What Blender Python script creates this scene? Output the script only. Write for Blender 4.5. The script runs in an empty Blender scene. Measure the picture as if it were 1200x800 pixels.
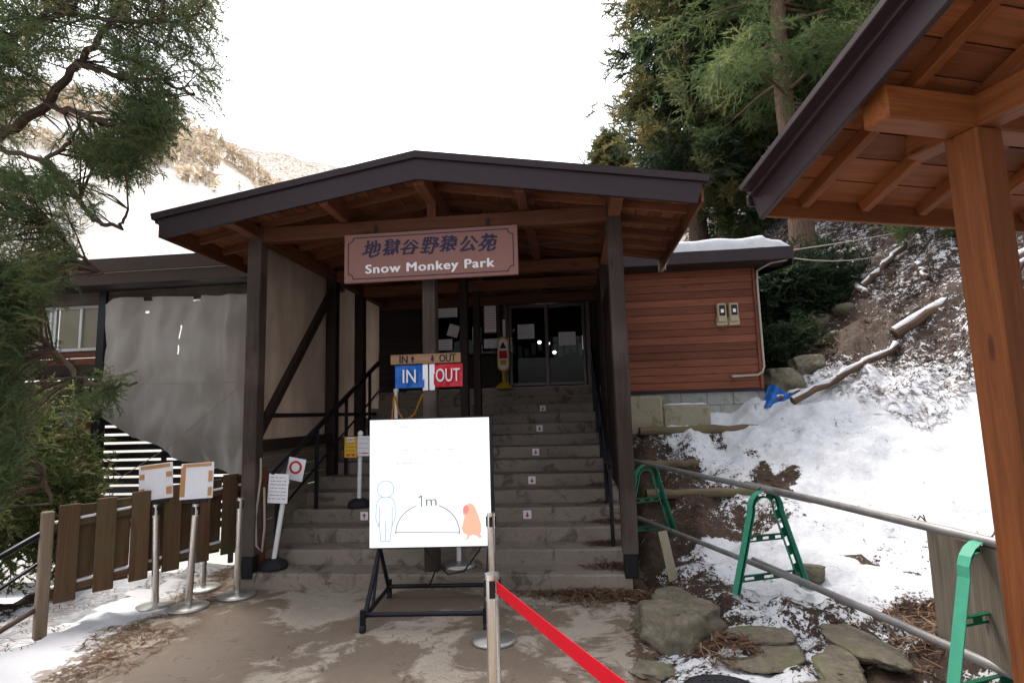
import bpy, math, random
import numpy as np
from mathutils import Matrix, Vector
PI = math.pi
R = math.radians
random.seed(7)
rng = np.random.default_rng(7)
SC = bpy.context.scene
COL = SC.collection

# ------------------------------------------------------------------ camera, sky, sun, exposure
CAM = np.array([0, 0, 1.7]); TH = R(7.1); RO = R(1.6)
r0 = np.array([1, 0, 0.]); u0 = np.array([0, -math.sin(TH), math.cos(TH)]); FW = np.array([0, math.cos(TH), math.sin(TH)])
RT = math.cos(RO) * r0 - math.sin(RO) * u0; UP = math.sin(RO) * r0 + math.cos(RO) * u0
cd = bpy.data.cameras.new('camera'); cam = bpy.data.objects.new('camera', cd); COL.objects.link(cam)
cd.sensor_width = 36; cd.lens = 20.0; cd.clip_start = 0.05; cd.clip_end = 3000
cam.matrix_world = Matrix(((RT[0], UP[0], -FW[0], CAM[0]), (RT[1], UP[1], -FW[1], CAM[1]), (RT[2], UP[2], -FW[2], CAM[2]), (0, 0, 0, 1)))
SC.camera = cam
SUN_EL, SUN_AZ = 62, -28          # azimuth measured from +Y (ahead) towards +X
w = bpy.data.worlds.new('World'); SC.world = w; w.use_nodes = True
nt = w.node_tree; bg = nt.nodes['Background']
sk = nt.nodes.new('ShaderNodeTexSky'); sk.sky_type = 'NISHITA'; sk.sun_disc = False
sk.sun_elevation = R(SUN_EL); sk.sun_rotation = R(SUN_AZ); sk.air_density = 1.0; sk.dust_density = 4.0; sk.ozone_density = 1.0
hs = nt.nodes.new('ShaderNodeHueSaturation'); hs.inputs['Saturation'].default_value = 0.22; hs.inputs['Value'].default_value = 1.0
nt.links.new(sk.outputs[0], hs.inputs['Color']); nt.links.new(hs.outputs[0], bg.inputs[0])
bg.inputs[1].default_value = 0.135
sl = bpy.data.lights.new('sun', 'SUN'); sl.energy = 1.4; sl.angle = R(22); sl.color = (1, .92, .82)
so = bpy.data.objects.new('sun', sl); COL.objects.link(so)
d = Vector((math.sin(R(SUN_AZ)) * math.cos(R(SUN_EL)), math.cos(R(SUN_AZ)) * math.cos(R(SUN_EL)), math.sin(R(SUN_EL))))
so.rotation_euler = d.to_track_quat('Z', 'Y').to_euler()
SC.view_settings.view_transform = 'Standard'; SC.view_settings.look = 'None'
SC.view_settings.exposure = 1.72; SC.view_settings.gamma = 1.0; SC.view_settings.use_curve_mapping = False
SC.cycles.use_denoising = True
SC.cycles.max_bounces = 7; SC.cycles.diffuse_bounces = 4; SC.cycles.transparent_max_bounces = 8
SC.cycles.caustics_reflective = False; SC.cycles.caustics_refractive = False

def at(x, y, Y):                    # photo pixel (1200x800) at distance Y -> world point
    q = FW + RT * (x - 600) / 667. - UP * (y - 400) / 667.
    return CAM + q * Y / q[1]

# building frame
AO = R(6.2); OX, OY = -0.394, 5.703
def F(u, v, z=0.): return Vector((OX + u * math.cos(AO) + v * math.sin(AO), OY - u * math.sin(AO) + v * math.cos(AO), z))

# ------------------------------------------------------------------ helpers
class MB:
    def __init__(s): s.V = []; s.Fa = []; s.G = []; s.Rn = []; s.M = []; s.S = []
    def add(s, verts, faces, gc=None, mi=0, smooth=False, rnd=None):
        b = len(s.V); rnd = random.random() if rnd is None else rnd
        off = (random.random() * 40, random.random() * 9, random.random() * 9)
        for i, v in enumerate(verts):
            s.V.append(tuple(v)); g = gc[i] if gc is not None else v
            s.G.append((g[0] + off[0], g[1] + off[1], g[2] + off[2])); s.Rn.append(rnd)
        for f in faces: s.Fa.append([b + i for i in f]); s.M.append(mi); s.S.append(smooth)
    def box(s, c, size, rot=None, bev=.005, mi=0, rnd=None):
        h = [x / 2 for x in size]; b = min(bev, min(h) * .45)
        ax = max(range(3), key=lambda k: size[k]); order = [ax] + [k for k in range(3) if k != ax]
        vs = []; idx = {}
        for sx in (-1, 1):
            for sy in (-1, 1):
                for sz in (-1, 1):
                    sg = (sx, sy, sz)
                    for k in range(3):
                        idx[(sg, k)] = len(vs)
                        vs.append([sg[j] * (h[j] if j == k else h[j] - b) for j in range(3)])
        fs = []
        for k in range(3):
            j, l = [(1, 2), (2, 0), (0, 1)][k]
            for sk_ in (-1, 1):
                q = []
                for a, bb in ((-1, -1), (1, -1), (1, 1), (-1, 1)):
                    sg = [0, 0, 0]; sg[k] = sk_; sg[j] = a; sg[l] = bb; q.append(idx[(tuple(sg), k)])
                fs.append(q)
        for k in range(3):          # edges parallel to axis k
            j, l = [x for x in range(3) if x != k]
            for a in (-1, 1):
                for bb in (-1, 1):
                    lo = [0, 0, 0]; lo[k] = -1; lo[j] = a; lo[l] = bb; hi = list(lo); hi[k] = 1
                    lo, hi = tuple(lo), tuple(hi)
                    fs.append([idx[(lo, j)], idx[(hi, j)], idx[(hi, l)], idx[(lo, l)]])
        for sx in (-1, 1):
            for sy in (-1, 1):
                for sz in (-1, 1): fs.append([idx[((sx, sy, sz), k)] for k in range(3)])
        out = []
        for f in fs:
            p = [Vector(vs[i]) for i in f]; n = (p[1] - p[0]).cross(p[2] - p[0]); c0 = sum(p, Vector()) / len(p)
            out.append(f if n.dot(c0) > 0 else f[::-1])
        gc = [[v[k] for k in order] for v in vs]
        M = rot.to_3x3() if rot is not None else None
        c = Vector(c)
        vs = [(M @ Vector(v) if M else Vector(v)) + c for v in vs]
        s.add(vs, out, gc, mi, False, rnd)
    def beam(s, p0, p1, wd, ht, bev=.006, up=(0, 0, 1), mi=0, rnd=None):
        p0, p1 = Vector(p0), Vector(p1); x = (p1 - p0); L = x.length; x.normalize()
        up = Vector(up)
        if abs(x.dot(up)) > .98: up = Vector((0, 1, 0))
        y = up.cross(x).normalized(); z = x.cross(y)
        s.box((p0 + p1) / 2, (L, wd, ht), Matrix((x, y, z)).transposed(), bev, mi, rnd)
    def tube(s, pts, r, n=10, mi=0, cap=True, rnd=None):
        pts = [Vector(p) for p in pts]; rs = r if isinstance(r, (list, tuple)) else [r] * len(pts)
        vs, gc, fs = [], [], []; t0 = None; L = 0
        for i, p in enumerate(pts):
            a = pts[max(i - 1, 0)]; b = pts[min(i + 1, len(pts) - 1)]; t = (b - a).normalized()
            if t0 is None:
                ref = Vector((0, 0, 1)) if abs(t.z) < .9 else Vector((1, 0, 0)); nx = ref.cross(t).normalized()
            else:
                nx = (nx - t * nx.dot(t)).normalized()
            t0 = t; ny = t.cross(nx)
            if i: L += (p - pts[i - 1]).length
            for k in range(n):
                an = 2 * PI * k / n; vs.append(p + (nx * math.cos(an) + ny * math.sin(an)) * rs[i]); gc.append((L, math.cos(an) * rs[i], math.sin(an) * rs[i]))
        for i in range(len(pts) - 1):
            for k in range(n):
                k2 = (k + 1) % n; fs.append((i * n + k, i * n + k2, (i + 1) * n + k2, (i + 1) * n + k))
        s.add(vs, fs, gc, mi, True, rnd)
        if cap:
            m = len(pts) - 1
            s.add(vs[:n], [list(range(n))[::-1]], gc[:n], mi, False, rnd); s.add(vs[m * n:], [list(range(n))], gc[m * n:], mi, False, rnd)
    def lathe(s, prof, c=(0, 0, 0), n=28, mi=0, smooth=True):
        c = Vector(c); vs = []; fs = []
        for (r, z) in prof:
            for k in range(n):
                an = 2 * PI * k / n; vs.append(c + Vector((r * math.cos(an), r * math.sin(an), z)))
        for i in range(len(prof) - 1):
            for k in range(n):
                k2 = (k + 1) % n; fs.append((i * n + k, i * n + k2, (i + 1) * n + k2, (i + 1) * n + k))
        s.add(vs, fs, None, mi, smooth)
        s.add(vs[:n], [list(range(n))[::-1]], None, mi); s.add(vs[-n:], [list(range(n))], None, mi)
    def prism(s, poly, th, M=None, mi=0, rnd=None):   # polygon in local xy, extruded +z
        M = M or Matrix(); n = len(poly)
        ar = sum(poly[i][0] * poly[(i + 1) % n][1] - poly[(i + 1) % n][0] * poly[i][1] for i in range(n))
        if ar < 0: poly = poly[::-1]
        vs = [M @ Vector((p[0], p[1], 0)) for p in poly] + [M @ Vector((p[0], p[1], th)) for p in poly]
        fs = [list(range(n))[::-1], [n + i for i in range(n)]] + [(i, (i + 1) % n, n + (i + 1) % n, n + i) for i in range(n)]
        gc = [(p[0], p[1], 0) for p in poly] + [(p[0], p[1], th) for p in poly]
        s.add(vs, fs, gc, mi, False, rnd)
    def line(s, path, wd, th, M=None, mi=0, closed=False):   # flat stroke along a 2-D path
        n = len(path); seg = n if closed else n - 1
        for i in range(seg):
            a = Vector(path[i]); b = Vector(path[(i + 1) % n]); t = (b - a)
            if t.length < 1e-6: continue
            t.normalize(); nn = Vector((-t.y, t.x)) * wd / 2; e = t * wd * .3
            s.prism([(a - nn - e)[:], (b - nn + e)[:], (b + nn + e)[:], (a + nn - e)[:]], th * (1 + .02 * (i % 3)), M, mi)
    def grid(s, fn, ns, nt_, mi=0, smooth=True, skip=None):
        vs = [fn(i / ns, j / nt_) for j in range(nt_ + 1) for i in range(ns + 1)]
        fs = [(j * (ns + 1) + i, j * (ns + 1) + i + 1, (j + 1) * (ns + 1) + i + 1, (j + 1) * (ns + 1) + i)
              for j in range(nt_) for i in range(ns) if not (skip and skip(i / ns, j / nt_))]
        s.add(vs, fs, None, mi, smooth)
    def build(s, name, mats, parent=None, loc=None, rotz=0.):
        me = bpy.data.meshes.new(name); me.from_pydata(s.V, [], s.Fa)
        for m in (mats if isinstance(mats, (list, tuple)) else [mats]): me.materials.append(m)
        me.polygons.foreach_set('material_index', s.M); me.polygons.foreach_set('use_smooth', s.S)
        a = me.attributes.new('gc', 'FLOAT_VECTOR', 'POINT'); a.data.foreach_set('vector', np.array(s.G, 'f').ravel())
        a = me.attributes.new('rnd', 'FLOAT', 'POINT'); a.data.foreach_set('value', np.array(s.Rn, 'f'))
        me.update()
        o = bpy.data.objects.new(name, me); COL.objects.link(o)
        if parent: o.parent = parent
        if loc is not None: o.location = loc
        o.rotation_euler.z = rotz
        return o
def fast(name, V, Fa, mat, parent=None, rnd=None, smooth=False, attrs=None):
    V = np.asarray(V, 'f'); Fa = np.asarray(Fa, 'i'); k = Fa.shape[1]
    me = bpy.data.meshes.new(name); me.vertices.add(len(V)); me.vertices.foreach_set('co', V.ravel())
    me.loops.add(Fa.size); me.loops.foreach_set('vertex_index', Fa.ravel())
    me.polygons.add(len(Fa)); me.polygons.foreach_set('loop_start', np.arange(0, Fa.size, k, dtype='i'))
    if smooth: me.polygons.foreach_set('use_smooth', np.ones(len(Fa), bool))
    if rnd is not None:
        a = me.attributes.new('rnd', 'FLOAT', 'POINT'); a.data.foreach_set('value', np.asarray(rnd, 'f'))
    for nm, val in (attrs or {}).items():
        a = me.attributes.new(nm, 'FLOAT', 'POINT'); a.data.foreach_set('value', np.asarray(val, 'f'))
    me.materials.append(mat); me.update(calc_edges=True); me.validate()
    o = bpy.data.objects.new(name, me); COL.objects.link(o)
    if parent: o.parent = parent
    return o
def tag(o, label=None, cat=None, group=None, kind=None):
    if label: o['label'] = label
    if cat: o['category'] = cat
    if group: o['group'] = group
    if kind: o['kind'] = kind
    return o
def empty(name, loc, rotz=0., label=None, cat=None, group=None):
    o = bpy.data.objects.new(name, None); COL.objects.link(o); o.location = loc; o.rotation_euler.z = rotz
    o.empty_display_size = .1
    return tag(o, label, cat, group)
def dup(o, loc=None, rotz=None, label=None, group=None, parent=None):
    c = o.copy(); COL.objects.link(c)
    if parent: c.parent = parent
    if loc is not None: c.location = loc
    if rotz is not None: c.rotation_euler.z = rotz
    tag(c, label, None, group)
    for ch in list(o.children): dup(ch, parent=c)
    return c
def text_obj(name, body, size, mat, parent, M, depth=.002, bold=0., shear=0., spacing=1., width=None, height=None, thick=0., wob=0.):
    c = bpy.data.curves.new(name, 'FONT'); c.body = body; c.size = size; c.align_x = 'CENTER'; c.align_y = 'CENTER'
    c.extrude = depth / 2; c.offset = bold; c.shear = shear; c.space_character = spacing; c.resolution_u = 4
    t = bpy.data.objects.new(name, c); COL.objects.link(t); bpy.context.view_layer.update()
    me = bpy.data.meshes.new_from_object(t.evaluated_get(bpy.context.evaluated_depsgraph_get()))
    bpy.data.objects.remove(t)
    if thick:                      # heavier strokes: the outline repeated a hair apart, each slightly prouder
        v0 = np.array([tuple(q.co) for q in me.vertices]); f0 = [list(p.vertices) for p in me.polygons]; VV, FF = [], []
        if wob: v0[:, 0] += wob * np.sin(v0[:, 1] * 31 + v0[:, 0] * 9); v0[:, 1] += wob * np.sin(v0[:, 0] * 27 + v0[:, 1] * 13)
        for k, (dx, dy) in enumerate(((0, 0), (thick, 0), (-thick, .2 * thick), (.6 * thick, thick * .5), (-.5 * thick, -thick * .5))):
            FF += [[i + len(VV) * 1 for i in f] for f in f0]; VV += [(q[0] + dx, q[1] + dy, q[2] + .00012 * k) for q in v0]
        me = bpy.data.meshes.new(name); me.from_pydata(VV, [], FF)
    v = np.zeros(len(me.vertices) * 3, 'f'); me.vertices.foreach_get('co', v); v = v.reshape(-1, 3)
    mn, mx = v.min(0), v.max(0); v[:, 0] -= (mn[0] + mx[0]) / 2; v[:, 1] -= (mn[1] + mx[1]) / 2
    if width: v[:, 0] *= width / (mx[0] - mn[0])
    if height: v[:, 1] *= height / (mx[1] - mn[1])
    me.vertices.foreach_set('co', v.ravel()); me.materials.clear(); me.materials.append(mat); me.update()
    o = bpy.data.objects.new(name, me); COL.objects.link(o); o.parent = parent; o.matrix_local = M
    return o
# local frame of a face looking to -v (towards the camera): x right, y up, z out of the face
FACE = Matrix(((1, 0, 0), (0, 0, -1), (0, 1, 0))).to_4x4()
def face_at(x, y, z, yaw=0., tilt=0.): return Matrix.Translation((x, y, z)) @ Matrix.Rotation(yaw, 4, 'Z') @ FACE @ Matrix.Rotation(tilt, 4, 'Z')

# ------------------------------------------------------------------ materials
class NT:
    def __init__(s, name):
        s.m = bpy.data.materials.new(name); s.m.use_nodes = True; s.t = s.m.node_tree; s.b = s.t.nodes['Principled BSDF']
    def n(s, typ, ins=None, **kw):
        x = s.t.nodes.new('ShaderNode' + typ)
        for k, v in kw.items(): setattr(x, k, v)
        for k, v in (ins or {}).items():
            if isinstance(v, bpy.types.NodeSocket): s.t.links.new(v, x.inputs[k])
            else: x.inputs[k].default_value = v
        return x
    def noise(s, vec, scale, detail=4, rough=.55, dist=0.):
        return s.n('TexNoise', {'Vector': vec, 'Scale': scale, 'Detail': detail, 'Roughness': rough, 'Distortion': dist}).outputs['Fac']
    def mul(s, vec, v3): return s.n('VectorMath', {0: vec, 1: v3}, operation='MULTIPLY').outputs[0]
    def math(s, op, a, b=0., c=0.):
        x = s.n('Math', {0: a, 1: b, 2: c}, operation=op); return x.outputs[0]
    def ramp(s, fac, stops):
        x = s.n('ValToRGB', {'Fac': fac}); e = x.color_ramp.elements
        e[0].position, e[0].color = stops[0][0], (*stops[0][1], 1); e[1].position, e[1].color = stops[-1][0], (*stops[-1][1], 1)
        for p, c in stops[1:-1]:
            q = e.new(p); q.color = (*c, 1)
        return x.outputs[0]
    def smooth(s, v, lo, hi): return s.n('MapRange', {'Value': v, 'From Min': lo, 'From Max': hi}, interpolation_type='SMOOTHSTEP').outputs[0]
    def mix(s, f, a, b, blend='MIX'):
        x = s.n('Mix', {0: f}, data_type='RGBA', blend_type=blend)
        for i, v in ((6, a), (7, b)):
            if isinstance(v, bpy.types.NodeSocket): s.t.links.new(v, x.inputs[i])
            else: x.inputs[i].default_value = (*v, 1)
        return x.outputs[2]
    def obj(s): return s.n('TexCoord').outputs['Object']
    def attr(s, name, out='Vector'): return s.n('Attribute', attribute_name=name).outputs[out]
    def out(s, col, rough=.7, bump=None, bs=.3, bd=.02, **kw):
        def st(k, v):
            if isinstance(v, bpy.types.NodeSocket): s.t.links.new(v, s.b.inputs[k])
            else: s.b.inputs[k].default_value = (*v, 1) if isinstance(v, tuple) else v
        st('Base Color', col); st('Roughness', rough)
        if 'Specular_IOR_Level' not in kw and (not isinstance(rough, float) or rough >= .55): st('Specular IOR Level', .22)
        for k, v in kw.items(): st(k.replace('_', ' '), v)
        if bump is not None:
            x = s.n('Bump', {'Height': bump, 'Strength': bs, 'Distance': bd}); s.t.links.new(x.outputs[0], s.b.inputs['Normal'])
        return s.m
def wood(name, dark, light, rough=.65, var=.25, weather=None, knots=True):
    t = NT(name); g = t.attr('gc')
    n1 = t.noise(t.mul(g, (.9, 16, 16)), 1.6, 5, .6, .6); n2 = t.noise(t.mul(g, (2.2, 90, 90)), 1.3, 3, .6)
    n3 = t.noise(t.obj(), 1.1, 4)
    f = t.math('ADD', t.math('MULTIPLY', n1, .62), t.math('MULTIPLY', n2, .38))
    c = t.ramp(f, [(.30, dark), (.68, light)])
    if weather: c = t.mix(t.smooth(t.math('ADD', n3, t.math('MULTIPLY', n2, .3)), .55, .85), c, weather)
    rn = t.attr('rnd', 'Fac'); v = t.math('MULTIPLY_ADD', rn, var * 2, 1 - var)
    v = t.math('MULTIPLY', v, t.math('MULTIPLY_ADD', n3, .5, .75))
    c = t.mix(1., c, t.n('CombineColor', {0: v, 1: v, 2: v}).outputs[0], 'MULTIPLY')
    if knots:
        vo = t.n('TexVoronoi', {'Vector': t.mul(g, (1.6, 7, 7)), 'Scale': 1.0}); k = t.smooth(vo.outputs['Distance'], .13, .05)
        c = t.mix(t.math('MULTIPLY', k, .75), c, tuple(x * .35 for x in dark))
    return t.out(c, t.math('MULTIPLY_ADD', n2, .25, rough - .12), f, .35, .01)
def plain(name, col, rough=.5, metal=0., var=.12, scale=6., bump=0., rv=.2, **kw):
    t = NT(name); o = t.obj(); n = t.noise(o, scale, 5, .6)
    if rough >= .55: kw.setdefault('Specular_IOR_Level', .15)
    c = t.ramp(n, [(.25, tuple(x * (1 - var) for x in col)), (.75, tuple(min(1, x * (1 + var)) for x in col))])
    return t.out(c, t.math('MULTIPLY_ADD', n, rv, rough - rv / 2), n if bump else None, bump, .01, Metallic=metal, **kw)
def emit(name, col, strength):
    t = NT(name); return t.out((0.02, 0.02, 0.02), .4, Emission_Color=col, Emission_Strength=strength)
def concrete(name, a, b, stain, sc=1.):
    t = NT(name); o = t.obj(); n1 = t.noise(o, 1.3 * sc, 6, .6, .3); n2 = t.noise(o, 45 * sc, 3, .6); n3 = t.noise(o, 260, 2); n4 = t.noise(o, 5 * sc, 6, .65, .8)
    c = t.ramp(t.math('ADD', t.math('MULTIPLY', n1, .6), t.math('MULTIPLY', n2, .4)), [(.3, a), (.7, b)])
    c = t.mix(t.math('MULTIPLY', t.smooth(n4, .52, .66), .7), c, stain)
    c = t.mix(t.math('MULTIPLY', t.smooth(n3, .55, .75), .35), c, tuple(x * .45 for x in a))
    return t.out(c, .85, t.math('ADD', n2, t.math('MULTIPLY', n3, .4)), .45, .012)
M = {}
M['post'] = wood('weathered_post_wood', (.022, .014, .011), (.07, .047, .038), weather=(.095, .072, .062))
M['beam_red'] = wood('stained_beam_wood', (.055, .018, .009), (.165, .06, .028))
M['soffit'] = wood('stained_soffit_board', (.085, .03, .013), (.22, .08, .036), var=.3)
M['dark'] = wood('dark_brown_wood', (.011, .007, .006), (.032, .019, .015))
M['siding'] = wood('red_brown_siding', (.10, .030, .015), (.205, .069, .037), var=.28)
M['shelter'] = wood('orange_stained_timber', (.115, .033, .009), (.24, .076, .021), var=.18)
M['shelter_board'] = wood('orange_stained_board', (.105, .032, .011), (.235, .078, .028), var=.3)
M['fence'] = wood('mossy_fence_board', (.045, .023, .012), (.135, .068, .034), weather=(.07, .06, .028), var=.3)
M['fence_post'] = wood('grey_fence_post', (.10, .07, .045), (.22, .16, .11))
M['plank'] = wood('raw_plank', (.19, .098, .052), (.38, .22, .13))
M['board'] = wood('grey_weathered_board', (.10, .085, .065), (.23, .19, .145), var=.1)
M['log'] = wood('mossy_log', (.06, .045, .028), (.16, .12, .07), weather=(.1, .11, .04))
M['pine_frame'] = wood('sign_frame_wood', (.22, .085, .03), (.38, .17, .07))
M['fascia'] = plain('brown_roof_metal', (.028, .018, .021), .45, .15, .12, 3.)
M['fascia2'] = plain('shelter_roof_metal', (.032, .020, .023), .36, .2, .12, 3.)
M['wing_fascia'] = plain('brown_wing_fascia', (.045, .030, .022), .6, 0, .12, 3.)
M['black'] = plain('black_paint', (.012, .012, .014), .45, .0, .2)
M['black_metal'] = plain('black_painted_tube', (.014, .014, .02), .38, .3, .3)
M['rubber'] = plain('black_rubber', (.022, .022, .026), .8, 0, .3)
M['steel'] = plain('brushed_steel', (.60, .57, .53), .24, 1., .05, 3., rv=.08)
M['steel_base'] = plain('worn_steel_base', (.42, .41, .39), .38, .85, .3, 9.)
M['pipe'] = plain('galvanised_pipe', (.25, .242, .235), .5, .55, .28, 7.)
M['green'] = plain('green_barrier_paint', (.004, .078, .038), .42, 0, .25, 9.)
M['green_pale'] = plain('pale_barrier_green', (.05, .27, .175), .5, 0, .15, 9.)  # paler green, used on the flange edges of the stands
M['white'] = plain('white_plastic', (.72, .72, .71), .45, 0, .05)
M['paper'] = plain('white_paper', (.74, .73, .77), .7, 0, .04, 20.)
M['ink'] = plain('black_ink', (.018, .018, .03), .6)
M['ink_grey'] = plain('grey_ink', (.2, .2, .22), .7)
M['ink_red'] = plain('red_ink', (.5, .03, .035), .6)
M['tape'] = plain('brown_tape', (.46, .24, .105), .4, 0, .12)
M['signboard'] = plain('sign_board_paint', (.205, .098, .082), .5, 0, .06, 2.)
M['sign_ink'] = plain('sign_navy_ink', (.022, .016, .045), .5)
M['letter'] = plain('white_letter', (.66, .64, .66), .5, 0, .02)
M['blue'] = plain('blue_laminated_sheet', (.010, .10, .40), .16, 0, .08, 3.)
M['red'] = plain('red_laminated_sheet', (.48, .012, .03), .16, 0, .08, 3.)
M['belt'] = plain('red_belt_fabric', (.46, .004, .014), .85, 0, .06, 120.)
M['yellow'] = plain('yellow_sheet', (.62, .36, .035), .4, 0, .06)
M['yellow_plastic'] = plain('yellow_plastic', (.6, .38, .03), .4)
M['chain'] = plain('orange_chain', (.55, .22, .02), .5)
M['meter'] = plain('beige_meter_case', (.36, .29, .19), .45, 0, .08)
M['conduit'] = plain('beige_conduit', (.36, .32, .28), .5)
M['foundation'] = concrete('block_foundation', (.24, .25, .24), (.36, .36, .35), (.18, .19, .13))
M['old_concrete'] = concrete('mossy_concrete', (.22, .19, .13), (.36, .32, .24), (.15, .15, .06))
M['steps'] = concrete('step_concrete', (.165, .135, .11), (.285, .238, .198), (.07, .048, .035))
M['blue_tarp'] = plain('blue_tarp', (.02, .12, .42), .4, 0, .2, 5.)
M['rope'] = plain('grey_rope', (.3, .27, .23), .9)
M['cable'] = plain('black_cable', (.012, .012, .012), .5)
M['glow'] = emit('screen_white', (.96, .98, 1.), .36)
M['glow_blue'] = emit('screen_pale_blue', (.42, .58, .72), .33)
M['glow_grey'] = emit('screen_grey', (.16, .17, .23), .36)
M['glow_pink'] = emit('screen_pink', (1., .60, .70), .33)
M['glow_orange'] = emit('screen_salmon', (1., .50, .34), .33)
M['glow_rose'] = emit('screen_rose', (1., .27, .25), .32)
M['lamp'] = emit('lamp_glass', (1., .93, .8), 3.)
M['lamp_dim'] = emit('ceiling_light', (1., .95, .85), .5)
M['frame_alu'] = plain('white_aluminium', (.6, .6, .6), .4, .3)
M['frame_dark'] = plain('bronze_aluminium', (.10, .085, .08), .4, .4)
def glass():
    t = NT('window_glass'); nt_ = t.t; tr = t.n('BsdfTransparent', {'Color': (.75, .78, .79, 1)}); gl = t.n('BsdfGlossy', {'Color': (1, 1, 1, 1), 'Roughness': .02})
    fr = t.n('Fresnel', {'IOR': 1.17}); mx = t.n('MixShader', {0: fr.outputs[0], 1: tr.outputs[0], 2: gl.outputs[0]})
    nt_.links.new(mx.outputs[0], nt_.nodes['Material Output'].inputs['Surface']); return t.m
M['glass'] = glass()
M['blind'] = None
def canvas(name, a, b, trans=.25):
    t = NT(name); o = t.obj(); n = t.noise(o, 1.5, 5, .6); n2 = t.noise(t.mul(o, (2.2, 2.2, .6)), 1.5, 5); f = t.math('MULTIPLY', n, n2)
    c = t.ramp(f, [(.12, a), (.42, b)]); t.out(c, .55, t.noise(o, 9, 4), .12, .02)
    tl = t.n('BsdfTranslucent', {'Color': c}); mx = t.n('MixShader', {0: trans, 1: t.b.outputs[0], 2: tl.outputs[0]})
    t.t.links.new(mx.outputs[0], t.t.nodes['Material Output'].inputs['Surface']); return t.m
M['tarp_grey'] = canvas('grey_tarpaulin', (.27, .243, .22), (.39, .358, .328), .2)
M['blind'] = canvas('cream_blind', (.6, .55, .45), (.68, .62, .52), .7)
M['tarp_tan'] = canvas('tan_canvas', (.23, .17, .13), (.37, .28, .22), .25)
def snowm():
    t = NT('snow'); o = t.obj(); n = t.noise(o, 6, 6, .6); c = t.ramp(n, [(.3, (.50, .51, .54)), (.7, (.62, .62, .64))])
    return t.out(c, .6, t.math('ADD', n, t.noise(o, 40, 3)), .3, .03)
M['snow'] = snowm()
def rockm():
    t = NT('rock'); o = t.obj(); n = t.noise(o, 3, 7, .62, .4); n2 = t.noise(o, 22, 5); n3 = t.noise(o, 1.7, 4)
    c = t.ramp(t.math('ADD', t.math('MULTIPLY', n, .65), t.math('MULTIPLY', n2, .35)), [(.32, (.07, .058, .042)), (.55, (.18, .155, .115)), (.7, (.30, .265, .205))])
    c = t.mix(t.math('MULTIPLY', t.smooth(n3, .5, .68), .6), c, (.10, .105, .045))
    nz = t.n('SeparateXYZ', {0: t.n('NewGeometry').outputs['Normal']}).outputs[2]
    s_ = t.smooth(t.math('ADD', t.math('MULTIPLY', n3, .8), t.math('MULTIPLY', t.attr('snowy', 'Fac'), t.math('ADD', nz, n2))), 1.25, 1.4)
    c = t.mix(s_, c, (.8, .8, .82))
    return t.out(c, .85, t.math('ADD', n, t.math('MULTIPLY', n2, .5)), .6, .05)
M['rock'] = rockm()
def ground_mat():
    t = NT('winter_ground'); o = t.obj(); sn = t.attr('snow', 'Fac')
    n1 = t.noise(o, 2.2, 8, .68, .5); n2 = t.noise(o, 11, 6, .7); n3 = t.noise(o, 48, 4, .6); n4 = t.noise(o, .6, 4)
    soil = t.ramp(t.math('ADD', t.math('MULTIPLY', n2, .5), t.math('MULTIPLY', n3, .5)), [(.3, (.015, .009, .007)), (.5, (.043, .026, .018)), (.7, (.105, .064, .042))])
    soil = t.mix(t.math('MULTIPLY', t.smooth(n1, .6, .74), .6), soil, (.05, .055, .022))
    snow = t.ramp(n2, [(.3, (.48, .495, .53)), (.7, (.66, .66, .68))])
    nn = t.math('ADD', t.math('MULTIPLY', n1, .22), t.math('ADD', t.math('MULTIPLY', n2, .46), t.math('MULTIPLY', n3, .32)))
    f = t.smooth(t.math('ADD', sn, t.math('MULTIPLY', t.math('SUBTRACT', nn, .5), 2.4)), .46, .56)
    c = t.mix(f, soil, snow)
    hgt = t.math('ADD', t.math('MULTIPLY', n2, .6), t.math('ADD', t.math('MULTIPLY', n3, .35), t.math('MULTIPLY', f, .5)))
    return t.out(c, .75, hgt, .55, .04)
M['ground'] = ground_mat()
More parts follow.
